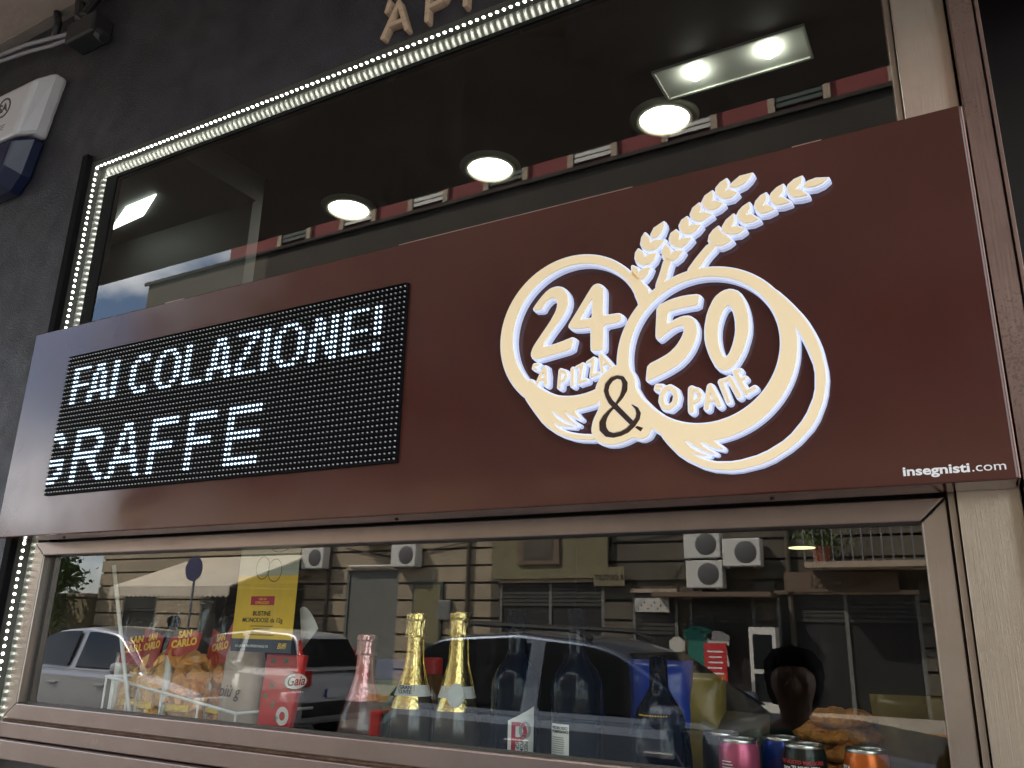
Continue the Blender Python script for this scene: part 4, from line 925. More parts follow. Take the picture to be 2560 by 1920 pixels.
def car(label, loc, rz, paint, L=4.2, Wd=1.72, body=None, cabin=None, rails=False, cat='car', name='parked_car', zr=0.0):
    t = thing(name, label, cat, loc, rz, None)
    hw = Wd / 2
    # body: side outline from rear (-x) to front (+x)
    bm = prism(body, -hw, hw)
    # tuck the sides in at sills and shoulders
    zmax = max(p[1] for p in body)
    ob_ = obj('body', bm, paint, t, bevel=0.07)
    A, B, C_, D_ = cabin            # windscreen base, windscreen top, roof rear, rear glass base
    wb, wr = hw - 0.05, hw - 0.24
    def bez(p0, p1, p2, n): return [tuple((1 - t_) ** 2 * p0[q] + 2 * t_ * (1 - t_) * p1[q] + t_ * t_ * p2[q] for q in (0, 1)) for t_ in [i_ / n for i_ in range(n + 1)]]
    zt = max(B[1], C_[1]) + 0.045; mid_ = ((B[0] + C_[0]) / 2, zt)
    up_ = lambda p, q, f: (p[0] + (q[0] - p[0]) * f, p[1] + (q[1] - p[1]) * f)
    prof = [A, up_(A, B, 0.5)] + bez(up_(A, B, 0.82), B, up_(B, mid_, 0.35), 5) + [up_(mid_, B, 0.3), mid_, up_(mid_, C_, 0.4)] + bez(up_(C_, mid_, 0.25), C_, up_(C_, D_, 0.2), 5) + [up_(C_, D_, 0.6), D_]
    def hwid(z_): return wb + (wr - wb) * min(1.0, max(0.0, (z_ - A[1]) / (zt - A[1])))
    lat = (-1.0, -0.86, -0.5, 0.0, 0.5, 0.86, 1.0)
    bm = bmesh.new(); rows = []
    for (px_, pz_) in prof:
        h_ = hwid(pz_); rows.append([bm.verts.new((px_, u_ * h_, pz_ - (0.035 * abs(u_) ** 3 if pz_ > A[1] + 0.2 else 0))) for u_ in lat])
    for r0_, r1_ in zip(rows[:-1], rows[1:]):
        for q in range(len(lat) - 1): bm.faces.new((r0_[q], r0_[q + 1], r1_[q + 1], r1_[q]))
    bm.faces.new([r_[0] for r_ in rows]); bm.faces.new([r_[-1] for r_ in rows][::-1]); bm.faces.new([v_ for v_ in rows[0]][::-1] + [v_ for v_ in rows[-1]])
    bmesh.ops.recalc_face_normals(bm, faces=bm.faces)
    cb_ = obj('cabin', bm, paint, t, bevel=0.02)
    for f_ in cb_.data.polygons: f_.use_smooth = len(f_.vertices) == 4
    def patch(nm, p0, p1, f0, f1, out_):
        q = [up_(p0, p1, f0), up_(p0, p1, f1)]; nx_ = Vector((-(p1[1] - p0[1]), 0, p1[0] - p0[0])).normalized()
        if nx_.z < 0: nx_ = -nx_
        pts_ = [Vector((q[0][0], -hwid(q[0][1]) * 0.90, q[0][1])), Vector((q[0][0], hwid(q[0][1]) * 0.90, q[0][1])), Vector((q[1][0], hwid(q[1][1]) * 0.86, q[1][1])), Vector((q[1][0], -hwid(q[1][1]) * 0.86, q[1][1]))]
        quadobj(nm, [p_ + nx_ * 0.012 for p_ in pts_], 'car_glass', t, 0.02)
    patch('windscreen', A, B, 0.06, 0.84, 1); patch('rear_window', D_, C_, 0.10, 0.80, -1)
    for s in (-1, 1):
        # side windows follow the roof curve, split by a pillar
        inner = [(x_ * 0.985 + 0.015 * (A[0] + D_[0]) / 2, A[1] + 0.05 + (z_ - A[1]) * 0.82) for (x_, z_) in prof]
        xm = (A[0] + D_[0]) / 2 - 0.05; base_ = A[1] + 0.05
        fr_ = [p_ for p_ in inner if p_[0] > xm + 0.04]; rr_ = [p_ for p_ in inner if p_[0] < xm - 0.04]
        for pl2, xe in ((fr_ + [(xm + 0.04, fr_[-1][1]), (xm + 0.04, base_)], 1), ([(xm - 0.04, base_), (xm - 0.04, rr_[0][1])] + rr_, 0)):
            pts_ = [Vector((x_, s * (hwid(z_) + 0.012), z_)) for x_, z_ in pl2]
            c_ = sum(pts_, Vector()) / len(pts_); pts_ = [c_ + (p_ - c_) * 0.93 for p_ in pts_]
            quadobj('side_window', pts_ if s > 0 else pts_[::-1], 'car_glass', t, 0.016)
        for xx in (0.18, -0.85):
            box('door_handle', (xx - 0.1, xx + 0.1, s * hw - 0.012 if s > 0 else s * hw - 0.035, s * hw + 0.035 if s > 0 else s * hw + 0.012, A[1] - 0.16, A[1] - 0.125), 'rim', t, bevel=0.008)
        mr = box('mirror', (A[0] - 0.38, A[0] - 0.18, min(s * hw, s * (hw + 0.2)), max(s * hw, s * (hw + 0.2)), A[1] + 0.02, A[1] + 0.16), paint, t, bevel=0.04)
        for xx in (L * 0.31, -L * 0.30):
            w = obj('wheel', lathe([(0.0, -0.10), (0.24, -0.10), (0.31, -0.09), (0.315, 0.09), (0.24, 0.10), (0.0, 0.10)], 22), 'tyre', t, smooth=False)
            w.rotation_euler = (R(90), 0, 0); w.location = (xx, s * (hw - 0.09), 0.315)
            r_ = obj('rim', lathe([(0.0, 0.0), (0.19, 0.01), (0.20, -0.02)], 18), 'rim', w); r_.location = (0, 0, -0.108 * s); r_.rotation_euler = (0, math.pi if s > 0 else 0, 0)
        xb = min(p[0] for p in body); xf = max(p[0] for p in body)
        box('tail_light', (xb - 0.015, xb + 0.10, min(s * (hw - 0.24), s * (hw + 0.006)), max(s * (hw - 0.24), s * (hw + 0.006)), 0.78, 1.0), 'tail_red', t, bevel=0.02)
        box('headlight', (xf - 0.22, xf - 0.02, min(s * (hw - 0.36), s * (hw + 0.006)), max(s * (hw - 0.36), s * (hw + 0.006)), 0.60, 0.76), 'head_clear', t, bevel=0.03)
        if rails: obj('roof_rail', tube([(B[0] - 0.15, s * (wr - 0.02), B[1] + 0.01), (B[0] - 0.3, s * (wr - 0.02), B[1] + 0.075), (C_[0] + 0.35, s * (wr - 0.02), C_[1] + 0.085), (C_[0] + 0.15, s * (wr - 0.02), C_[1] + 0.01)], 0.022, 6), 'trim_black', t)
    pl_ = box('number_plate', (xb - 0.02, xb - 0.004, -0.26, 0.26, 0.62, 0.74), 'plate', t); box('plate_band', (xb - 0.024, xb - 0.019, -0.26, -0.21, 0.62, 0.74), 'plate_blue', pl_)
    box('bumper', (xb - 0.05, xb + 0.2, -hw + 0.06, hw - 0.06, 0.36, 0.56), 'trim_black', t, bevel=0.04)
    return t
def bodyp(L, hood, belt, tail):
    h = L / 2
    return [(-h, 0.34), (-h + 0.1, 0.24), (h - 0.12, 0.24), (h, 0.36), (h - 0.03, hood - 0.22), (h - 0.18, hood - 0.06), (h - 1.0, belt - 0.01), (-h + 0.25, belt + 0.02), (-h + 0.03, tail)]
car('silver saloon car parked side on at the far left across the road', (-8.75, -7.0, 0), 0, 'paint_silver', 4.4, 1.74, bodyp(4.4, 0.86, 0.97, 0.86), ((0.95, 0.95), (0.15, 1.50), (-1.25, 1.52), (-2.0, 0.99)))
wcar = car('white hatchback with its rear lamps facing us, mirrored beside the red box', (-9.0, -8.95, 0), 0, 'paint_white', 3.6, 1.58, bodyp(3.6, 0.92, 0.98, 0.9), ((0.95, 0.96), (0.35, 1.50), (-1.45, 1.54), (-1.72, 0.98)))
for s_ in (-1, 1): obj('pillar_lamp', tube([(-1.47, s_ * 0.53, 1.40), (-1.62, s_ * 0.62, 1.18), (-1.74, s_ * 0.70, 0.98)], [0.04, 0.05, 0.05], 8), 'tail_red', wcar, smooth=True)
wcar.rotation_euler = (0, 0, math.pi); wcar.location = (-8.75, -8.95, 0)
car('dark blue estate car with roof rails parked nearest the shop', (-0.32, -5.0, 0), 0, 'paint_blue', 4.3, 1.76, bodyp(4.3, 0.98, 1.04, 0.95), ((0.55, 1.02), (-0.25, 1.56), (-1.75, 1.58), (-2.08, 1.04)), rails=True)
car('black hatchback parked further left behind the silver car', (-15.0, -7.3, 0), R(4), 'paint_black', 3.9, 1.7, bodyp(3.9, 0.9, 0.98, 0.9), ((0.9, 0.96), (0.25, 1.48), (-1.4, 1.5), (-1.85, 0.98)))
car('white van parked at the far left of the street', (-21.5, -8.6, 0), R(0), 'paint_white', 4.6, 1.9, bodyp(4.6, 1.1, 1.2, 1.3), ((1.75, 1.2), (1.2, 2.15), (-2.2, 2.2), (-2.28, 1.2)), cat='van', name='parked_van')
# ------------------------------------------------------------------ people
mat('skin', (0.32, 0.19, 0.13), 0.55); mat('skin_dark', (0.12, 0.07, 0.05), 0.55)
mat('hair_black', (0.004, 0.0035, 0.003), 0.95, spec=0.05); mat('shirt_teal', (0.02, 0.13, 0.10), 0.8, noise=0.2, nscale=12)
mat('shirt_grey', (0.32, 0.31, 0.30), 0.8, noise=0.2, nscale=20); mat('cloth_dark', (0.02, 0.02, 0.026), 0.8); mat('shoe', (0.02, 0.015, 0.012), 0.5)
def skin(name, V, Ed, m, parent, sub=2, root=0):
    me = bpy.data.meshes.new(name); me.from_pydata([v[:3] for v in V], Ed, [])
    o = bpy.data.objects.new(name, me); linkobj(o, parent); me.materials.append(MATS[m])
    sk = o.modifiers.new('skin', 'SKIN'); sk.use_smooth_shade = True
    dat = me.skin_vertices[0].data
    for i, v in enumerate(V):
        r = v[3]; dat[i].radius = (r, r) if not isinstance(r, tuple) else r
        dat[i].use_root = (i == root)
    ss = o.modifiers.new('subsurf', 'SUBSURF'); ss.levels = sub; ss.render_levels = sub
    return o
def person(label, loc, rz, h, shirt, trous, skinm, pose):
    t = thing('person', label, 'person', loc, rz)
    s = h / 1.75
    # joints in metres, facing +y, x to the person's right
    V = [(0, 0, 0.96, (0.15, 0.11)), (0, 0.0, 1.12, (0.14, 0.105)), (0, 0.01, 1.32, (0.165, 0.115)), (0, 0, 1.44, (0.10, 0.08)), (0, 0.005, 1.50, 0.052), (0, 0.015, 1.57, (0.066, 0.076)), (0, 0.02, 1.645, (0.074, 0.090)), (0, 0.012, 1.71, (0.060, 0.070)), (0, 0.115, 1.615, 0.014)]
    E_ = [(0, 1), (1, 2), (2, 3), (3, 4), (4, 5), (5, 6), (6, 7), (6, 8)]
    def add(p, r, to):
        V.append((*p, r)); E_.append((to, len(V) - 1)); return len(V) - 1
    for sd_ in (1, -1):
        j = add((sd_ * 0.082, 0.015, 1.63), 0.018, 6)
        sh = add((sd_ * 0.185, 0, 1.40), 0.062, 3)
        el, wr, hd = pose['arm'][sd_]
        e = add(el, 0.044, sh); w = add(wr, 0.030, e); d = Vector(hd) - Vector(wr)
        pm = add(hd, 0.030, w)
        side = d.cross(Vector((0, 0, 1))); side = side.normalized() if side.length > 1e-3 else Vector((1, 0, 0))
        dn = d.normalized()
        for q, (off, ln) in enumerate(((-0.030, 0.055), (-0.010, 0.070), (0.010, 0.066), (0.030, 0.052))):
            p1 = Vector(hd) + side * off + dn * ln * 0.6; p2 = p1 + dn * ln * 0.4 + Vector((0, 0, -0.012))
            a = add(tuple(p1), 0.009, pm); add(tuple(p2), 0.008, a)
        th = Vector(wr).lerp(Vector(hd), 0.6) + side * -0.045 * sd_ + dn * 0.01; a = add(tuple(th), 0.011, w); add(tuple(th + dn * 0.035), 0.009, a)
        hip = add((sd_ * 0.09, 0, 0.90), 0.095, 0)
        kn, an, to = pose['leg'][sd_]
        k_ = add(kn, 0.062, hip); a_ = add(an, 0.042, k_); add(to, 0.036, a_)
    body_ = skin('body', [(a * s, b * s, c * s, tuple(x * s for x in r) if isinstance(r, tuple) else r * s) for a, b, c, r in V], E_, skinm, t)
    # shirt
    V2 = [(0, 0, 0.93, (0.165, 0.125)), (0, 0, 1.12, (0.155, 0.12)), (0, 0.01, 1.32, (0.18, 0.13)), (0, 0, 1.42, (0.135, 0.11)), (0, 0.0, 1.475, (0.082, 0.078))]; E2 = [(0, 1), (1, 2), (2, 3), (3, 4)]
    for sd_ in (1, -1):
        el = Vector(pose['arm'][sd_][0]); shp = Vector((sd_ * 0.185, 0, 1.40)); V2.append((*shp, 0.088)); E2.append((3, len(V2) - 1)); q = shp.lerp(el, 0.75); V2.append((*q, 0.070)); E2.append((len(V2) - 2, len(V2) - 1))
    skin('shirt', [(a * s, b * s, c * s, tuple(x * s for x in r) if isinstance(r, tuple) else r * s) for a, b, c, r in V2], E2, shirt, t)
    V3 = [(0, 0, 0.97, (0.165, 0.125))]; E3 = []
    for sd_ in (1, -1):
        kn, an, to = pose['leg'][sd_]; V3.append((sd_ * 0.09, 0, 0.88, 0.108)); E3.append((0, len(V3) - 1)); V3.append((*kn, 0.078)); E3.append((len(V3) - 2, len(V3) - 1)); V3.append((an[0], an[1], an[2] + 0.03, 0.062)); E3.append((len(V3) - 2, len(V3) - 1))
    skin('trousers', [(a * s, b * s, c * s, tuple(x * s for x in r) if isinstance(r, tuple) else r * s) for a, b, c, r in V3], E3, trous, t)
    bm = lathe([(0.080, -0.10), (0.096, -0.055), (0.112, 0.0), (0.106, 0.05), (0.070, 0.095), (0, 0.112)], 28)
    for v in bm.verts:
        v.co.y = v.co.y * 1.1 - 0.012; f_ = 1 + random.uniform(-0.06, 0.06); v.co.x *= f_; v.co.y *= f_
        v.co.y -= 0.016
        if v.co.y > 0.03 and v.co.z < 0.03: v.co.y = 0.03
    o = obj('hair', bm, 'hair_black', t, smooth=True); o.scale = (s, s, s); o.location = (0, 0.0, 1.655 * s)
    return t
stand = {1: ((0.10, 0.03, 0.50), (0.10, 0, 0.09), (0.11, 0.16, 0.04)), -1: ((-0.10, 0.0, 0.50), (-0.10, -0.03, 0.09), (-0.11, 0.12, 0.04))}
walk = {1: ((0.10, 0.16, 0.52), (0.10, 0.20, 0.10), (0.10, 0.36, 0.05)), -1: ((-0.10, -0.02, 0.50), (-0.10, -0.26, 0.13), (-0.10, -0.14, 0.04))}
down = {1: ((0.24, -0.04, 1.12), (0.25, 0.05, 0.87), (0.25, 0.07, 0.79)), -1: ((-0.24, -0.04, 1.12), (-0.25, 0.05, 0.87), (-0.25, 0.07, 0.79))}
hold = {1: ((0.36, 0.05, 1.16), (0.46, 0.24, 1.36), (0.48, 0.27, 1.44)), -1: ((-0.24, 0.03, 1.12), (-0.16, 0.24, 1.08), (-0.12, 0.31, 1.10))}
person('person in a dark teal shirt raising a phone close to the shop window', (1.24, -1.45, 0.13), R(-8), 1.44, 'shirt_teal', 'cloth_dark', 'skin', {'arm': hold, 'leg': stand})
person('person in a pale striped top walking on the far left of the street', (-11.5, -9.6, 0), R(200), 1.75, 'shirt_grey', 'cloth_dark', 'skin', {'arm': down, 'leg': walk})
person('person in dark clothes walking up the street beyond the parked cars', (-17.0, -10.4, 0), R(80), 1.78, 'cloth_dark', 'cloth_dark', 'skin', {'arm': down, 'leg': walk})
# street tree at the far left
def tree(label, loc, h):
    t = thing('street_tree', label, 'tree', loc)
    bm = tube([(0, 0, 0), (0.05, 0, h * 0.3), (0.0, 0.1, h * 0.6)], [0.22, 0.16, 0.08], 8)
    for q in range(7):
        a = q * 0.9; tube([(0.03, 0.02, h * (0.28 + 0.04 * q)), (math.cos(a) * h * 0.18, math.sin(a) * h * 0.18, h * (0.5 + 0.04 * q)), (math.cos(a) * h * 0.3, math.sin(a) * h * 0.3, h * (0.62 + 0.04 * q))], [0.08, 0.05, 0.02], 6, bm)
    obj('trunk', bm, 'fascia_brown', t)
    bm = bmesh.new(); cl = [Vector((random.gauss(0, h * 0.17), random.gauss(0, h * 0.17), h * 0.66 + random.gauss(0, h * 0.13))) for _ in range(24)]
    for c0 in cl:
        for q in range(110):
            c = c0 + Vector((random.gauss(0, 1), random.gauss(0, 1), random.gauss(0, 1))) * h * 0.06
            u = Vector((random.gauss(0, 1), random.gauss(0, 1), random.gauss(0, 1))).normalized(); v = u.orthogonal().normalized(); s = 0.13
            bm.faces.new([bm.verts.new(c + u * s), bm.verts.new(c + v * s * 0.5), bm.verts.new(c - u * s), bm.verts.new(c - v * s * 0.5)])
    obj('crown', bm, 'leaf', t, kind='stuff')
for i, (tx, ty, th, lab) in enumerate(((-27.4, -16.4, 4.5, 'leafy street tree nearest the end of the stone building'), (-30.2, -16.6, 4.9, 'second leafy street tree beyond the stone building'), (-33.6, -16.3, 4.6, 'third leafy street tree further along the far pavement'), (-38.0, -16.6, 5.0, 'last leafy street tree at the far end of the street'))):
    tree(lab, (tx, ty, 0.14), th)
gw = thing('garden_wall', 'low pale garden wall beyond the building opposite', 'wall', (0, 0, 0))
box('wall', (-60, -26.4, YB - 0.4, YB, 0.14, 2.5), 'plaster_yellow', gw); box('coping', (-60, -26.4, YB - 0.45, YB + 0.05, 2.5, 2.62), 'trim_tan', gw)
# ------------------------------------------------------------------ goods on the display shelf
mat('foil_gold', (0.74, 0.57, 0.22), 0.26, metal=1.0, bump=0.22, bscale=120, noise=0.14, nscale=60)
mat('foil_pink', (0.62, 0.34, 0.34), 0.28, metal=0.9, bump=0.25, bscale=120, noise=0.18, nscale=60)
mat('bottle_smoke', (0.045, 0.038, 0.028), 0.16, spec=0.6, noise=0.2, nscale=14)
mat('bottle_rose', (0.10, 0.055, 0.05), 0.16, spec=0.6, noise=0.2, nscale=14)
mat('bottle_black', (0.003, 0.006, 0.014), 0.10, spec=0.18)
mat('wire_dark', (0.05, 0.04, 0.03), 0.5, metal=0.6)
mat('paper_silver', (0.55, 0.56, 0.55), 0.55, noise=0.08, nscale=40)
mat('paper_white', (0.62, 0.62, 0.58), 0.7, noise=0.04, nscale=30)
mat('ink', (0.03, 0.03, 0.035), 0.7); mat('ink_red', (0.35, 0.02, 0.05), 0.7); mat('ink_gold', (0.30, 0.20, 0.05), 0.5)
mat('ink_yellow', (0.85, 0.50, 0.05), 0.6); mat('ink_grey', (0.28, 0.28, 0.27), 0.7)
GV = (14, 7, 3)
def at(o, x, y, z=ZS, rz=0.0):
    o.location = (x, y, z); o.rotation_euler = (0, 0, rz); return o
def sparkling(label, x, y, H, foil, glass, rz, kind, grp):
    t = thing('sparkling_bottle', label, 'bottle', (x, y, ZS), rz, grp)
    k = H / 0.30
    obj('bottle_body', lathe([(0, 0), (0.040, 0), (0.044, 0.006), (0.044, 0.100 * k), (0.0415, 0.125 * k), (0.033, 0.155 * k), (0.024, 0.183 * k), (0.0175, 0.212 * k), (0.0155, 0.240 * k), (0.0155, 0.285 * k), (0.0, 0.29 * k)], 36), glass, t, smooth=True)
    fo = obj('neck_foil', lathe([(0.0318, 0.160 * k), (0.0248, 0.183 * k), (0.0184, 0.212 * k), (0.0163, 0.240 * k), (0.0160, 0.2565 * k)], 40), foil, t, smooth=True)
    # crumpled cap foil with bulge over cork and wire
    bm = lathe([(0.0163, 0.2550 * k), (0.0200, 0.2562 * k), (0.0192, 0.2600 * k), (0.0178, 0.268 * k), (0.0178, 0.284 * k), (0.0190, 0.2885 * k), (0.0186, 0.2965 * k), (0.0150, 0.2990 * k), (0, 0.3 * k)], 44)
    for v in bm.verts:
        a = math.atan2(v.co.y, v.co.x); f = 1 + 0.035 * math.sin(a * 9 + v.co.z * 900) + 0.03 * random.uniform(-1, 1); v.co.x *= f; v.co.y *= f
    obj('cap_foil', bm, foil, t, smooth=False)
    for i in range(4):
        a = i * math.pi / 2 + 0.5
        obj('wire', tube([(0.0195 * math.cos(a), 0.0195 * math.sin(a), 0.258 * k), (0.0188 * math.cos(a), 0.0188 * math.sin(a), 0.275 * k), (0.0200 * math.cos(a + 0.12), 0.0200 * math.sin(a + 0.12), 0.291 * k), (0.008 * math.cos(a), 0.008 * math.sin(a), 0.301 * k)], 0.0006, 5), 'wire_dark', t)
    for i in range(6):   # foil pleats
        a = i * 1.05; obj('pleat', tube([(0.0322 * math.cos(a), 0.0322 * math.sin(a), 0.162 * k), (0.0188 * math.cos(a), 0.0188 * math.sin(a), 0.212 * k), (0.0166 * math.cos(a), 0.0166 * math.sin(a), 0.252 * k)], 0.0005, 4), foil, t)
    if kind:
        c = obj('collar_label', lathe([(0.0342, 0.1530 * k), (0.0302, 0.1660 * k), (0.0264, 0.1772 * k)], 40), 'paper_silver', t, smooth=True)
        f = obj('lower_foil', lathe([(0.0405, 0.1320 * k), (0.0372, 0.1430 * k), (0.0340, 0.1535 * k)], 20, a0=-math.pi / 2 - 0.75, a1=-math.pi / 2 + 0.75), foil, t, smooth=True)
        if kind == 1:
            for i, (s_, zz) in enumerate((('GRAN', 0.1655), ('CUVÉE', 0.1580))):
                me = bend_text(textmesh(s_, 0.0088, 0.0002, 0.0001, 'CENTER'), 0.0302 + 0.0020 * i); ob_ = obj('label_text', me, 'ink', t); ob_.location = (0, -0.0016, zz * k)
        else:
            o = obj('medallion', lathe([(0, 0.0014), (0.013, 0.0014), (0.0155, 0.0008), (0.0155, 0.0)], 28), 'paper_silver', t, smooth=True); o.location = (0.006, -0.0340, 0.1585 * k); o.rotation_euler = (R(72), 0, R(8)); o.scale = (1, 1.3, 1)
    return t
sparkling('gold foil sparkling wine bottle with a lettered silver collar', 0.845, 0.24, 0.297, 'foil_gold', 'bottle_smoke', R(8), 1, 'sparkling wine bottles')
sparkling('gold foil sparkling wine bottle with a round silver medallion', 0.941, 0.24, 0.300, 'foil_gold', 'bottle_smoke', R(18), 2, 'sparkling wine bottles')
sparkling('shorter sparkling bottle with pink foil neck', 0.730, 0.24, 0.256, 'foil_pink', 'bottle_rose', 0, 0, 'sparkling wine bottles')
def wine(label, x, y, H, rz, lab):
    t = thing('wine_bottle', label, 'bottle', (x, y, ZS), rz, 'dark wine bottles')
    k = H / 0.30
    obj('bottle_body', lathe([(0, 0), (0.040, 0), (0.0430, 0.005), (0.0430, 0.165 * k), (0.0418, 0.185 * k), (0.035, 0.205 * k), (0.021, 0.222 * k), (0.0150, 0.235 * k), (0.0140, 0.28 * k), (0.0155, 0.281 * k), (0.0155, 0.30 * k), (0, 0.30 * k)], 40), 'bottle_black', t, smooth=True)
    obj('capsule', lathe([(0.0156, 0.245 * k), (0.0158, 0.30 * k), (0.0, 0.3015 * k)], 28), 'bottle_black', t, smooth=True)
    r = 0.0434
    if lab == 1:
        a0 = -math.pi / 2 + 0.05
        bm = bmesh.new(); cols = 14; span = 1.05
        lo, hi = [], []
        for i in range(cols + 1):
            a = a0 + span * i / cols; top = 0.128 + 0.022 * (i / cols)
            lo.append(bm.verts.new((r * math.cos(a), r * math.sin(a), 0.045))); hi.append(bm.verts.new((r * math.cos(a), r * math.sin(a), top)))
        for i in range(cols): bm.faces.new((lo[i], lo[i + 1], hi[i + 1], hi[i]))
        l_ = obj('front_label', bm, 'paper_white', t, smooth=True)
        ob_ = obj('label_initial', bend_text(textmesh('p', 0.062, 0.0002, 0.0006), r + 0.0002, 0.0), 'ink_red', l_); ob_.location = (0, 0, 0.098); ob_.rotation_euler = (0, 0, 0.12)
        for i, (s_, sz, off) in enumerate((('PIEDIROSSO', 0.0085, 0.030), ('POMPEIANO', 0.0085, 0.0225), ('IGP', 0.0085, 0.015))):
            me = textmesh(s_, sz, 0.0002, 0.0001)
            for v in me.vertices: v.co.x, v.co.z = v.co.z + off, -v.co.x      # lettering reads downwards
            ob_ = obj('label_text', bend_text(me, r + 0.0002), 'ink', l_); ob_.location = (0, 0, 0.098)
        ro = obj('label_rosette', bend_text(slab([[(0.031 + 0.011 * math.cos(q * 0.2094), 0.013 * math.sin(q * 0.2094)) for q in range(30)], [(0.031 + 0.0055 * math.cos(q * 0.2094), 0.0065 * math.sin(q * 0.2094)) for q in range(30)]], 0.0002, -0.0001), r + 0.0003), 'ink_grey', l_); ro.location = (0, 0, 0.114)
    else:
        span = 0.85; a0 = -math.pi / 2 - span / 2
        bm = lathe([(r, 0.055), (r, 0.130)], 14, a0=a0, a1=a0 + span)
        l_ = obj('back_label', bm, 'paper_white', t, smooth=True)
        for i, s_ in enumerate(('PIEDIROSSO', 'POMPEIANO')):
            ob_ = obj('label_text', bend_text(textmesh(s_, 0.0058, 0.0002, 0.0001, 'LEFT'), r + 0.0002, 0.015), 'ink', l_); ob_.location = (0, 0, 0.1225 - 0.0055 * i)
        rows = bmesh.new()
        for i in range(14):
            w = 0.026 - 0.004 * random.random() - (0.012 if i in (8, 13) else 0)
            if i == 9: continue
            addbox(rows, -0.0145, -0.0145 + w, -0.0003, 0.0, 0.098 - 0.0031 * i, 0.0992 - 0.0031 * i)
        me = bpy.data.meshes.new('fine_print'); bmesh.ops.subdivide_edges(rows, edges=[e for e in rows.edges if abs(e.verts[0].co.x - e.verts[1].co.x) > 0.005], cuts=6); rows.to_mesh(me); rows.free()
        o = obj('fine_print', bend_text(me, r + 0.0002), 'ink_grey', l_, kind='stuff'); o.location = (0, 0, 0.012)
    return t
wine('dark wine bottle with a narrow white label and big red initial', 1.068, 0.225, 0.302, R(10), 1)
wine('dark wine bottle with a white printed back label', 1.186, 0.215, 0.305, R(-16), 2)
t = thing('round_bottle', 'squat dark round shouldered bottle with a dotted gold band', 'bottle', (1.325, 0.215, ZS))
obj('bottle_body', lathe([(0, 0), (0.044, 0), (0.047, 0.006), (0.047, 0.09), (0.044, 0.125), (0.034, 0.158), (0.022, 0.176), (0.0145, 0.19), (0.0135, 0.235), (0.0, 0.236)], 40), 'bottle_black', t, smooth=True)
for i in range(12):
    for j in range(2):
        a = -math.pi / 2 - 0.6 + i * 0.11; o = obj('gold_dot', lathe([(0.0013, 0), (0.0009, 0.0006), (0, 0.0008)], 6), 'ink_yellow', t); rr = 0.0372 - 0.001 * j; o.location = (rr * math.cos(a), rr * math.sin(a), 0.151 - 0.004 * j); o.rotation_euler = (R(60), 0, a + math.pi / 2)
# bottle with red cap, further back
mat('amber', (0.16, 0.07, 0.015), 0.12, spec=0.6); mat('cap_red', (0.55, 0.02, 0.015), 0.4); mat('carton_green', (0.03, 0.16, 0.07), 0.5); mat('carton_blue', (0.02, 0.06, 0.25), 0.5)
t = thing('sauce_bottle', 'amber drink bottle with a red screw cap behind the gold bottles', 'bottle', (0.775, 0.405, ZS))
obj('bottle_body', lathe([(0, 0), (0.036, 0), (0.038, 0.01), (0.038, 0.12), (0.034, 0.15), (0.020, 0.178), (0.016, 0.19), (0, 0.19)], 30), 'amber', t, smooth=True)
obj('cap', lathe([(0.019, 0.180), (0.019, 0.210), (0.017, 0.2125), (0, 0.2125)], 24), 'cap_red', t, smooth=False)
obj('label', lathe([(0.0385, 0.06), (0.0385, 0.115)], 30), 'cap_red', t, smooth=True)
t = thing('juice_carton', 'small green and blue carton behind the pink bottle', 'carton', (0.675, 0.42, ZS), R(20))
box('body', (-0.04, 0.04, -0.03, 0.03, 0, 0.165), 'carton_green', t, bevel=0.003); box('cap', (-0.04, 0.04, -0.03, 0.03, 0.1655, 0.205), 'carton_blue', t, bevel=0.003)
# drink cans
mat('can_red', (0.5, 0.03, 0.04), 0.4); mat('alu', (0.62, 0.62, 0.61), 0.28, metal=1.0)
for nm, c in (('can_pink', (0.50, 0.10, 0.19)), ('can_blue', (0.008, 0.03, 0.22)), ('can_black', (0.012, 0.020, 0.018)), ('can_orange', (0.62, 0.13, 0.015)), ('can_graphite', (0.05, 0.052, 0.06))): mat(nm, c, 0.26, metal=0.45, spec=0.5)
def can(label, x, y, m, rz=0.0, z0=0.0):
    t = thing('drink_can', label, 'can', (x, y, ZS + z0), rz, 'drink cans')
    obj('can_body', lathe([(0, 0.002), (0.022, 0.0), (0.0290, 0.008), (0.0290, 0.112), (0.0278, 0.118), (0.0262, 0.1228)], 36), m, t, smooth=True)
    obj('lid', lathe([(0.0262, 0.1225), (0.0268, 0.1260), (0.0258, 0.1275), (0.0243, 0.1262), (0.0238, 0.1222), (0, 0.1226)], 36), 'alu', t, smooth=True)
    tb = obj('tab', slab([[(0.009 * math.cos(q * 0.314), 0.0055 * math.sin(q * 0.314)) for q in range(20)], [(0.004 + 0.003 * math.cos(q * 0.628), 0.003 * math.sin(q * 0.628)) for q in range(10)]], 0.0012, 0), 'alu', t); tb.rotation_euler = (R(-90), 0, 0.4); tb.location = (0.003, 0, 0.1238)
    return t
def canprint(t, s_, sz, zz, m, cx=0.0, bold=0.0002, rz=0.0):
    ob_ = obj('can_lettering', bend_text(textmesh(s_, sz, 0.0002, bold, 'CENTER'), 0.0291), m, t); ob_.location = (0, 0, zz); ob_.rotation_euler = (0, 0, rz)
can('dark graphite can half hidden behind the pink can', 1.402, 0.275, 'can_graphite')
t = can('pink drink can, nearest the squat dark bottle', 1.446, 0.205, 'can_pink')
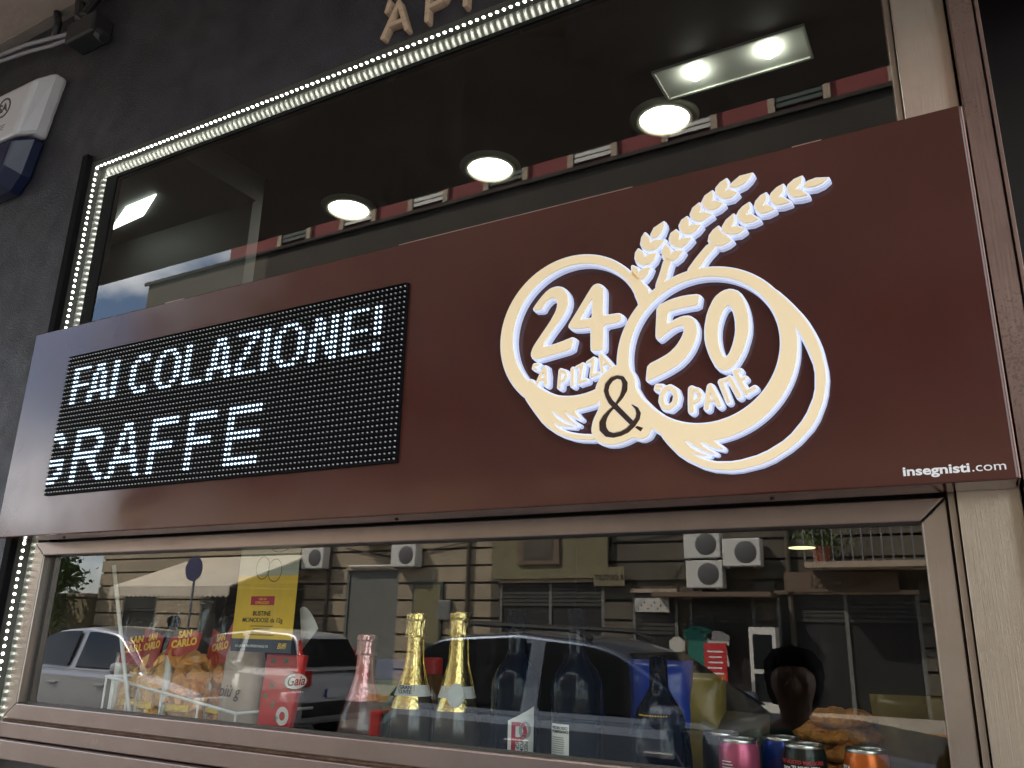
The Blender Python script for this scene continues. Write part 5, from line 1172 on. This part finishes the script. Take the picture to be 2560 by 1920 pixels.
for i in range(3): me = bx(-0.019, -0.004 + 0.002 * i, -0.0003, 0.0, 0, 0.0012); m_ = bpy.data.meshes.new('p'); bmesh.ops.subdivide_edges(me, edges=[e for e in me.edges if abs(e.verts[0].co.x - e.verts[1].co.x) > 0.005], cuts=5); me.to_mesh(m_); me.free(); ob_ = obj('can_print', bend_text(m_, 0.0291), 'print_white', t); ob_.location = (0, 0, 0.098 - 0.004 * i)
can('blue drink can behind the black can', 1.492, 0.270, 'can_blue')
t = can('black drink can lettered zero zuccheri zero calorie', 1.537, 0.205, 'can_black', R(-6))
canprint(t, 'TUO GUSTO MIGLIORE', 0.0066, 0.1035, 'can_red'); canprint(t, 'zero ZUCCHERI', 0.0080, 0.0955, 'print_white'); canprint(t, 'zero CALORIE', 0.0080, 0.0875, 'print_white')
t = can('orange drink can at the right end of the row', 1.617, 0.205, 'can_orange', R(-4))
canprint(t, 'NTA', 0.0105, 0.0990, 'print_white', 0, 0.0004, -0.95)
for q in range(2):
    ro = obj('can_badge', bend_text(slab([[((0.0085 - 0.0035 * q) * math.cos(k_ * 0.2094), (0.0085 - 0.0035 * q) * math.sin(k_ * 0.2094)) for k_ in range(30)], [((0.0079 - 0.0035 * q) * math.cos(k_ * 0.2094), (0.0079 - 0.0035 * q) * math.sin(k_ * 0.2094)) for k_ in range(30)]], 0.0002, -0.0001), 0.0292), 'print_white', t); ro.location = (0, 0, 0.098); ro.rotation_euler = (0, 0, 0.50)
# bread and biscuits further back
mat('bread', (0.62, 0.27, 0.055), 0.75, noise=0.5, nscale=45, bump=0.9, bscale=90); mat('bag_yellow', (0.24, 0.175, 0.025), 0.35, noise=0.25, nscale=12); mat('bag_blue', (0.01, 0.05, 0.40), 0.3); mat('bag_olive', (0.07, 0.055, 0.025), 0.45, noise=0.3, nscale=10)
def lump(name, w, d, h, m, parent, seed, wav=0.12, seg=26):
    rnd = random.Random(seed); ph = [rnd.uniform(0, 6.28) for _ in range(4)]
    bm = lathe([(0, 0), (0.8, 0.0), (1.0, 0.3), (0.98, 0.6), (0.8, 0.92), (0.4, 1.0), (0, 1.02)], seg)
    for v in bm.verts:
        a = math.atan2(v.co.y, v.co.x); f = 1 + wav * (0.5 * math.sin(3 * a + ph[0]) + 0.3 * math.sin(7 * a + ph[1]) + 0.25 * math.sin(11 * a + ph[2]))
        f *= 1 + rnd.uniform(-0.05, 0.05); v.co = Vector((v.co.x * w * f, v.co.y * d * f, v.co.z * h * (1 + 0.15 * math.sin(5 * a + ph[3]) + rnd.uniform(-0.1, 0.1) * (v.co.z > 0.1))))
    return obj(name, bm, m, parent, smooth=True)
for i, (x, y, zz, w, h, lab) in enumerate(((1.548, 0.43, 0.0, 0.080, 0.030, 'golden crumbly rusk at the bottom of the stack behind the cans'), (1.556, 0.43, 0.030, 0.076, 0.028, 'golden crumbly rusk second from the bottom of the stack'), (1.542, 0.43, 0.058, 0.079, 0.027, 'golden crumbly rusk third from the bottom of the stack'), (1.556, 0.43, 0.085, 0.074, 0.026, 'golden crumbly rusk fourth from the bottom of the stack'), (1.549, 0.43, 0.111, 0.066, 0.024, 'golden crumbly rusk just under the top of the stack'), (1.556, 0.43, 0.135, 0.050, 0.022, 'small golden rusk topping the stack behind the cans'))):
    o = lump('rusk', w, 0.07, h, 'bread', None, i + 3, 0.2, 40); o.location = (x, y, ZS + zz); tag(o, lab, 'bread', 'stacked breads')
def pillow(w, h, d, n=12, mm=14, top=0.0, seed=0):
    rnd = random.Random(seed); bm = bmesh.new(); gr = {}
    for s in (-1, 1):
        for j in range(mm + 1):
            for i in range(n + 1):
                u, v = i / n * 2 - 1, j / mm * 2 - 1
                edge = (abs(u) > 0.999 or abs(v) > 0.999)
                if s == 1 and edge: gr[(s, i, j)] = gr[(-1, i, j)]; continue
                bul = (1 - abs(u) ** 3.0) * (1 - abs(v) ** 4.0)
                yy = s * d * max(0, bul) ** 0.7 + (0 if edge else rnd.uniform(-1, 1) * d * 0.10)
                xx = u * w * (1 - 0.06 * (1 - v * v)); zz = (v + 1) / 2 * h
                gr[(s, i, j)] = bm.verts.new((xx, yy, zz))
    for s in (-1, 1):
        for j in range(mm):
            for i in range(n):
                q = [gr[(s, i, j)], gr[(s, i + 1, j)], gr[(s, i + 1, j + 1)], gr[(s, i, j + 1)]]
                bm.faces.new(q if s == -1 else q[::-1])
    return bm
t = thing('snack_bag', 'blue and yellow snack bag behind the squat dark bottle', 'snack bag', (1.275, 0.405, ZS), R(12))
obj('upper_half', pillow(0.058, 0.125, 0.025, 10, 10, seed=5), 'bag_blue', t, smooth=True, loc=(-0.012, 0, 0.10)); obj('side_flap', pillow(0.045, 0.205, 0.02, 8, 12, seed=9), 'bag_yellow', t, smooth=True, loc=(0.055, 0.012, 0.0)); obj('base', pillow(0.052, 0.099, 0.03, 8, 8, seed=2), 'bag_yellow', t, smooth=True, loc=(-0.010, 0, 0))
tag(at(obj('crumpled_bag', pillow(0.055, 0.145, 0.03, 10, 10, seed=11), 'bag_olive', smooth=True), 1.395, 0.43, ZS, R(-20)), 'dark olive crumpled bag behind the graphite can', 'snack bag')
tag(at(obj('biscuit_bag', pillow(0.062, 0.185, 0.04, 10, 12, seed=21), 'bag_yellow', smooth=True), 1.662, 0.44, ZS, R(14)), 'dull yellow biscuit bag at the right end of the shelf', 'snack bag')
# crisps in clear bags
def clearmat(name, ior, tint):
    m = glassmat(name, ior, tint, 0.38)
    for n in m.node_tree.nodes:
        if n.type == 'BSDF_GLOSSY': n.inputs['Roughness'].default_value = 0.12
    return m
clearmat('cellophane', 1.45, (0.97, 0.96, 0.93))
mat('crisp', (0.74, 0.36, 0.09), 0.55, noise=0.35, nscale=40); mat('crisp_light', (0.80, 0.47, 0.16), 0.55, noise=0.25, nscale=40); mat('header_red', (0.36, 0.008, 0.010), 0.3, coat=0.3, bump=0.3, bscale=30); mat('bag_white', (0.60, 0.58, 0.53), 0.45); mat('foot_yellow', (0.70, 0.47, 0.02), 0.4, bump=0.4, bscale=120)
def chip_bm(n, w, d, z0, z1, seed):
    rnd = random.Random(seed); bm = bmesh.new()
    for _ in range(n):
        zc = rnd.uniform(z0, z1); c = Vector((rnd.uniform(-w, w), rnd.uniform(-d, d), zc)); R_ = Matrix.Rotation(rnd.uniform(0, 6.28), 3, 'Z') @ Matrix.Rotation(rnd.gauss(1.2, 0.5), 3, 'X') @ Matrix.Rotation(rnd.uniform(0, 6.28), 3, 'Z')
        r = rnd.uniform(0.019, 0.029); cur = rnd.uniform(0.15, 0.4); ce = bm.verts.new(c); r1, r2_ = [], []
        for k in range(10):
            a = k * math.pi / 5; p = Vector((math.cos(a) * r * 0.55, math.sin(a) * r * 0.5, cur * r * 0.3 * math.cos(a) ** 2)); r1.append(bm.verts.new(c + R_ @ p)); p = Vector((math.cos(a) * r * rnd.uniform(0.95, 1.05), math.sin(a) * r * 0.9, cur * r * math.cos(a) ** 2)); r2_.append(bm.verts.new(c + R_ @ p))
        for k in range(10):
            k2 = (k + 1) % 10; bm.faces.new((ce, r1[k], r1[k2])); bm.faces.new((r1[k], r2_[k], r2_[k2], r1[k2]))
    return bm
def crisp_bag(label, x, y, H, rz, seed, tone, lean=0.0):
    rn_ = random.Random(seed * 3); j_ = lambda: rn_.uniform(-0.022, 0.022)
    t = thing('crisp_bag', label, 'crisp bag', (x, y, ZS), rz, 'clear bags of crisps')
    obj('film', pillow(0.052, H, 0.034, 12, 20, seed=seed), 'cellophane', t, smooth=True)
    obj('crisps', chip_bm(72, 0.036, 0.020, 0.05, H * 0.62, seed), tone, t, smooth=True, kind='stuff')
    obj('side_band', pillow(0.011, H * 0.66, 0.006, 4, 14, seed=seed + 1), 'bag_white', t, smooth=True, loc=(-0.040, -0.020, 0.002))
    h = obj('header_card', prism([(-0.045 + j_() * 0.5, H * 0.60 + j_()), (0.002 + j_(), H * 0.59 + j_() * 0.6), (0.040, H * 0.655 + j_()), (0.047, H * 0.84 + j_()), (0.022 + j_() * 0.4, H * 0.79 + j_() * 0.4), (-0.038, H * 0.80 + j_())], -0.0285, -0.0270), 'header_red', t)
    for i, (s_, sz) in enumerate((('SAN', 0.019), ('CARLO', 0.021))):
        ob_ = obj('card_lettering', textmesh(s_, sz, 0.0003, 0.0009, 'CENTER', 0, 0.15), 'ink_yellow', h); ob_.location = (0.002, -0.0290, H * 0.745 - 0.019 * i); ob_.rotation_euler = (0, R(-8), 0)
    ob_ = obj('handwriting', textmesh('Happy hour', 0.0165, 0.0002, -0.0001, 'CENTER', 0, 0.25), 'ink', t); ob_.location = (0.0, -0.0180, H * 0.885); ob_.rotation_euler = (0, R(-14), 0)
    obj('foot_seal', pillow(0.032, 0.018, 0.010, 6, 4, seed=seed + 3), 'foot_yellow', t, smooth=False, loc=(0.006, -0.030, 0.085))
    return t
crisp_bag('leftmost clear crisp bag, red header half behind the leaning white rod', 0.050, 0.265, 0.300, R(18), 31, 'crisp_light')
crisp_bag('second clear crisp bag from the left with tilted red header', 0.140, 0.250, 0.310, R(-10), 47, 'crisp_light')
crisp_bag('third clear crisp bag with the largest red header, middle of the row', 0.240, 0.245, 0.322, R(8), 53, 'crisp')
crisp_bag('rightmost clear crisp bag, next to the beige printed bag', 0.330, 0.275, 0.315, R(-14), 61, 'crisp')
# beige printed bag
mat('bag_beige', (0.42, 0.34, 0.27), 0.5, noise=0.12, nscale=15); mat('ink_brown', (0.07, 0.05, 0.04), 0.6)
t = thing('printed_bag', 'beige bread bag with dark italic print beside the red box', 'bag', (0.420, 0.232, ZS), R(-6))
obj('sack', pillow(0.058, 0.238, 0.030, 10, 14, seed=77), 'bag_beige', t, smooth=True)
ob_ = obj('bag_lettering', textmesh('più g', 0.034, 0.0003, 0.0, 'CENTER', 0, 0.3), 'ink_brown', t); ob_.location = (0.0, -0.0325, 0.128)
# white wire rack
mat('rack_white', (0.60, 0.61, 0.58), 0.4)
rk = thing('wire_rack', 'white wire rack in front of the crisp bags', 'rack', (0, 0, 0))
A_, B_ = Vector((0.058, 0.176, 1.487)), Vector((0.478, 0.166, 1.437))
obj('top_rail', tube([A_, B_], 0.0032, 8), 'rack_white', rk, smooth=True)
for f in (0.0, 0.055, 0.19, 0.46, 0.735, 1.0):
    p = A_.lerp(B_, f); obj('upright', tube([(p.x, p.y + 0.001, p.z), (p.x, p.y + 0.001, ZS + 0.002)], 0.0022, 8), 'rack_white', rk, smooth=True)
obj('bottom_rail', tube([(0.058, 0.176, ZS + 0.075), (0.478, 0.166, ZS + 0.072)], 0.0026, 8), 'rack_white', rk, smooth=True)
obj('side_rail', tube([A_, (0.058, 0.36, 1.487)], 0.0030, 8), 'rack_white', rk, smooth=True)
obj('side_rail', tube([B_, (0.50, 0.36, 1.437)], 0.0030, 8), 'rack_white', rk, smooth=True)
tag(obj('leaning_rod', tube([(0.020, 0.178, 1.728), (0.205, 0.160, 1.345)], 0.0042, 8), 'rack_white', smooth=True), 'thin white rod leaning across the crisp bags', 'rod')
obj('corner_post', tube([(0.082, 0.18, 1.484), (0.078, 0.18, ZS + 0.002)], 0.0042, 8), 'rack_white', rk, smooth=True)
# yellow card and red box
mat('card_yellow', (0.60, 0.38, 0.015), 0.45, noise=0.12, nscale=14); mat('card_navy', (0.012, 0.022, 0.035), 0.4); mat('card_clear', (0.30, 0.33, 0.27), 0.3, noise=0.1, nscale=10); mat('box_red', (0.48, 0.016, 0.016), 0.32, coat=0.4, noise=0.15, nscale=10)
t = thing('promo_card', 'yellow printed promotional card with navy foot hung behind the glass', 'card', (0.461, 0.150, 1.553))
box('sheet', (0.0, 0.160, 0.0, 0.0012, 0.024, 0.145), 'card_yellow', t); box('foot_band', (0.0, 0.160, 0.0, 0.0012, 0.0, 0.0238), 'card_navy', t); box('top_sheet', (0.0, 0.160, 0.0, 0.0012, 0.1452, 0.228), 'card_clear', t)
b_ = box('badge', (0.042, 0.105, -0.0008, 0.0002, 0.088, 0.105), 'ink_red', t); text('badge_lettering', '100% IN', 0.0062, 'ink_yellow', b_, (0.0735, -0.0010, 0.0975), 0.0001, 0, 'CENTER'); text('badge_lettering', 'OMAGGIO', 0.0078, 'ink_yellow', b_, (0.0735, -0.0010, 0.0900), 0.0001, 0, 'CENTER')
text('card_lettering', 'BUSTINE', 0.0125, 'ink', t, (0.075, -0.0004, 0.068), 0.0002, 0.0002, 'CENTER'); text('card_lettering', 'MONODOSE da 12g', 0.0125, 'ink', t, (0.078, -0.0004, 0.0555), 0.0002, 0.0001, 'CENTER')
for i, w in enumerate((0.030, 0.022, 0.026, 0.034)): box('fine_print', (0.078 - w, 0.078 + w, -0.0004, 0.0002, 0.0475 - 0.0055 * i, 0.0490 - 0.0055 * i), 'ink_brown', t)
text('card_lettering', 'LA LINEA PROFESSIONALE DI', 0.0068, 'paper_white', t, (0.012, -0.0004, 0.0085), 0.0002, 0); text('card_lettering', 'Biffi', 0.0150, 'ink_yellow', t, (0.124, -0.0004, 0.0075), 0.0002, 0, 'LEFT', 0.3)
def gaia(parent, x, y, z, s, m1, m2):
    el = lambda a, b: [(a * math.cos(q * 0.157), b * math.sin(q * 0.157)) for q in range(40)]
    o = obj('oval_badge', slab([el(0.030 * s, 0.0165 * s)], 0.0006, 0), m1, parent); o.location = (x, y, z); o.rotation_euler = (0, R(-6), 0)
    r_ = obj('badge_rim', slab([el(0.0305 * s, 0.017 * s), el(0.0285 * s, 0.015 * s)], 0.0004, -0.0006), m2, o)
    ob_ = obj('badge_lettering', textmesh('Gaia', 0.026 * s, 0.0002, 0.0002, 'CENTER', 0, 0.35), m2, o); ob_.location = (0, -0.0008, -0.008 * s)
gaia(t, 0.110, -0.0010, 0.205, 0.9, 'card_clear', 'ink_brown')
for (cx, cz, rr) in ((0.065, 0.160, 0.019), (0.098, 0.155, 0.019)):
    o = obj('print_ring', slab([[(rr * math.cos(q * 0.157), rr * 1.2 * math.sin(q * 0.157)) for q in range(40)], [((rr - 0.0016) * math.cos(q * 0.157), (rr - 0.0016) * 1.2 * math.sin(q * 0.157)) for q in range(40)]], 0.0003, -0.0003), 'ink_brown', t); o.location = (cx, 0, cz)
t = thing('red_box', 'red patterned pastry box with an oval white badge', 'box', (0.548, 0.205, ZS), R(4))
obj('carton', prism([(-0.052, 0.0), (0.020, 0.0), (0.054, 0.213), (-0.040, 0.213)], 0.0, 0.016), 'box_red', t, bevel=0.003)
gaia(t, 0.040, -0.0012, 0.165, 0.95, 'paper_white', 'ink_brown')
for (cx, cz) in ((-0.022, 0.20), (0.012, 0.202), (-0.018, 0.155), (-0.012, 0.120), (-0.032, 0.135), (0.0, 0.095), (-0.028, 0.075), (-0.02, 0.04)):
    o = obj('print_sprig', slab([[(0.0052 * (1 + 0.5 * math.sin(q * 2.5)) * math.cos(q * 0.628), 0.0042 * (1 + 0.5 * math.cos(q * 2.5)) * math.sin(q * 0.628)) for q in range(10)]], 0.0004, -0.0004), 'carton_green', t); o.location = (cx, 0, cz)
o = obj('print_seal', slab([[(0.018 * math.cos(q * 0.157), 0.020 * math.sin(q * 0.157)) for q in range(40)], [(0.0085 * math.cos(q * 0.157), 0.0095 * math.sin(q * 0.157)) for q in range(40)]], 0.0004, -0.0004), 'paper_white', t); o.location = (0.014, 0, 0.100); o.scale = (0.85, 1, 0.85)
bm = bmesh.new(); ap = bm.verts.new((0.0, 0.0, 0.0)); n_ = 16; arc = []
for i in range(n_ + 1):
    a = R(30) + R(80) * i / n_; arc.append(bm.verts.new((0.082 * math.cos(a) * 0.55, -0.010 * math.sin(math.pi * i / n_), 0.082 * math.sin(a) * 1.05)))
for i in range(n_): bm.faces.new((ap, arc[i], arc[i + 1]))
o = obj('paper_cone', bm, 'paper_white', smooth=True); sm = o.modifiers.new('thick', 'SOLIDIFY'); sm.thickness = 0.0006
o.location = (0.545, 0.262, 1.556); tag(o, 'white paper cone standing behind the red box', 'paper cone')
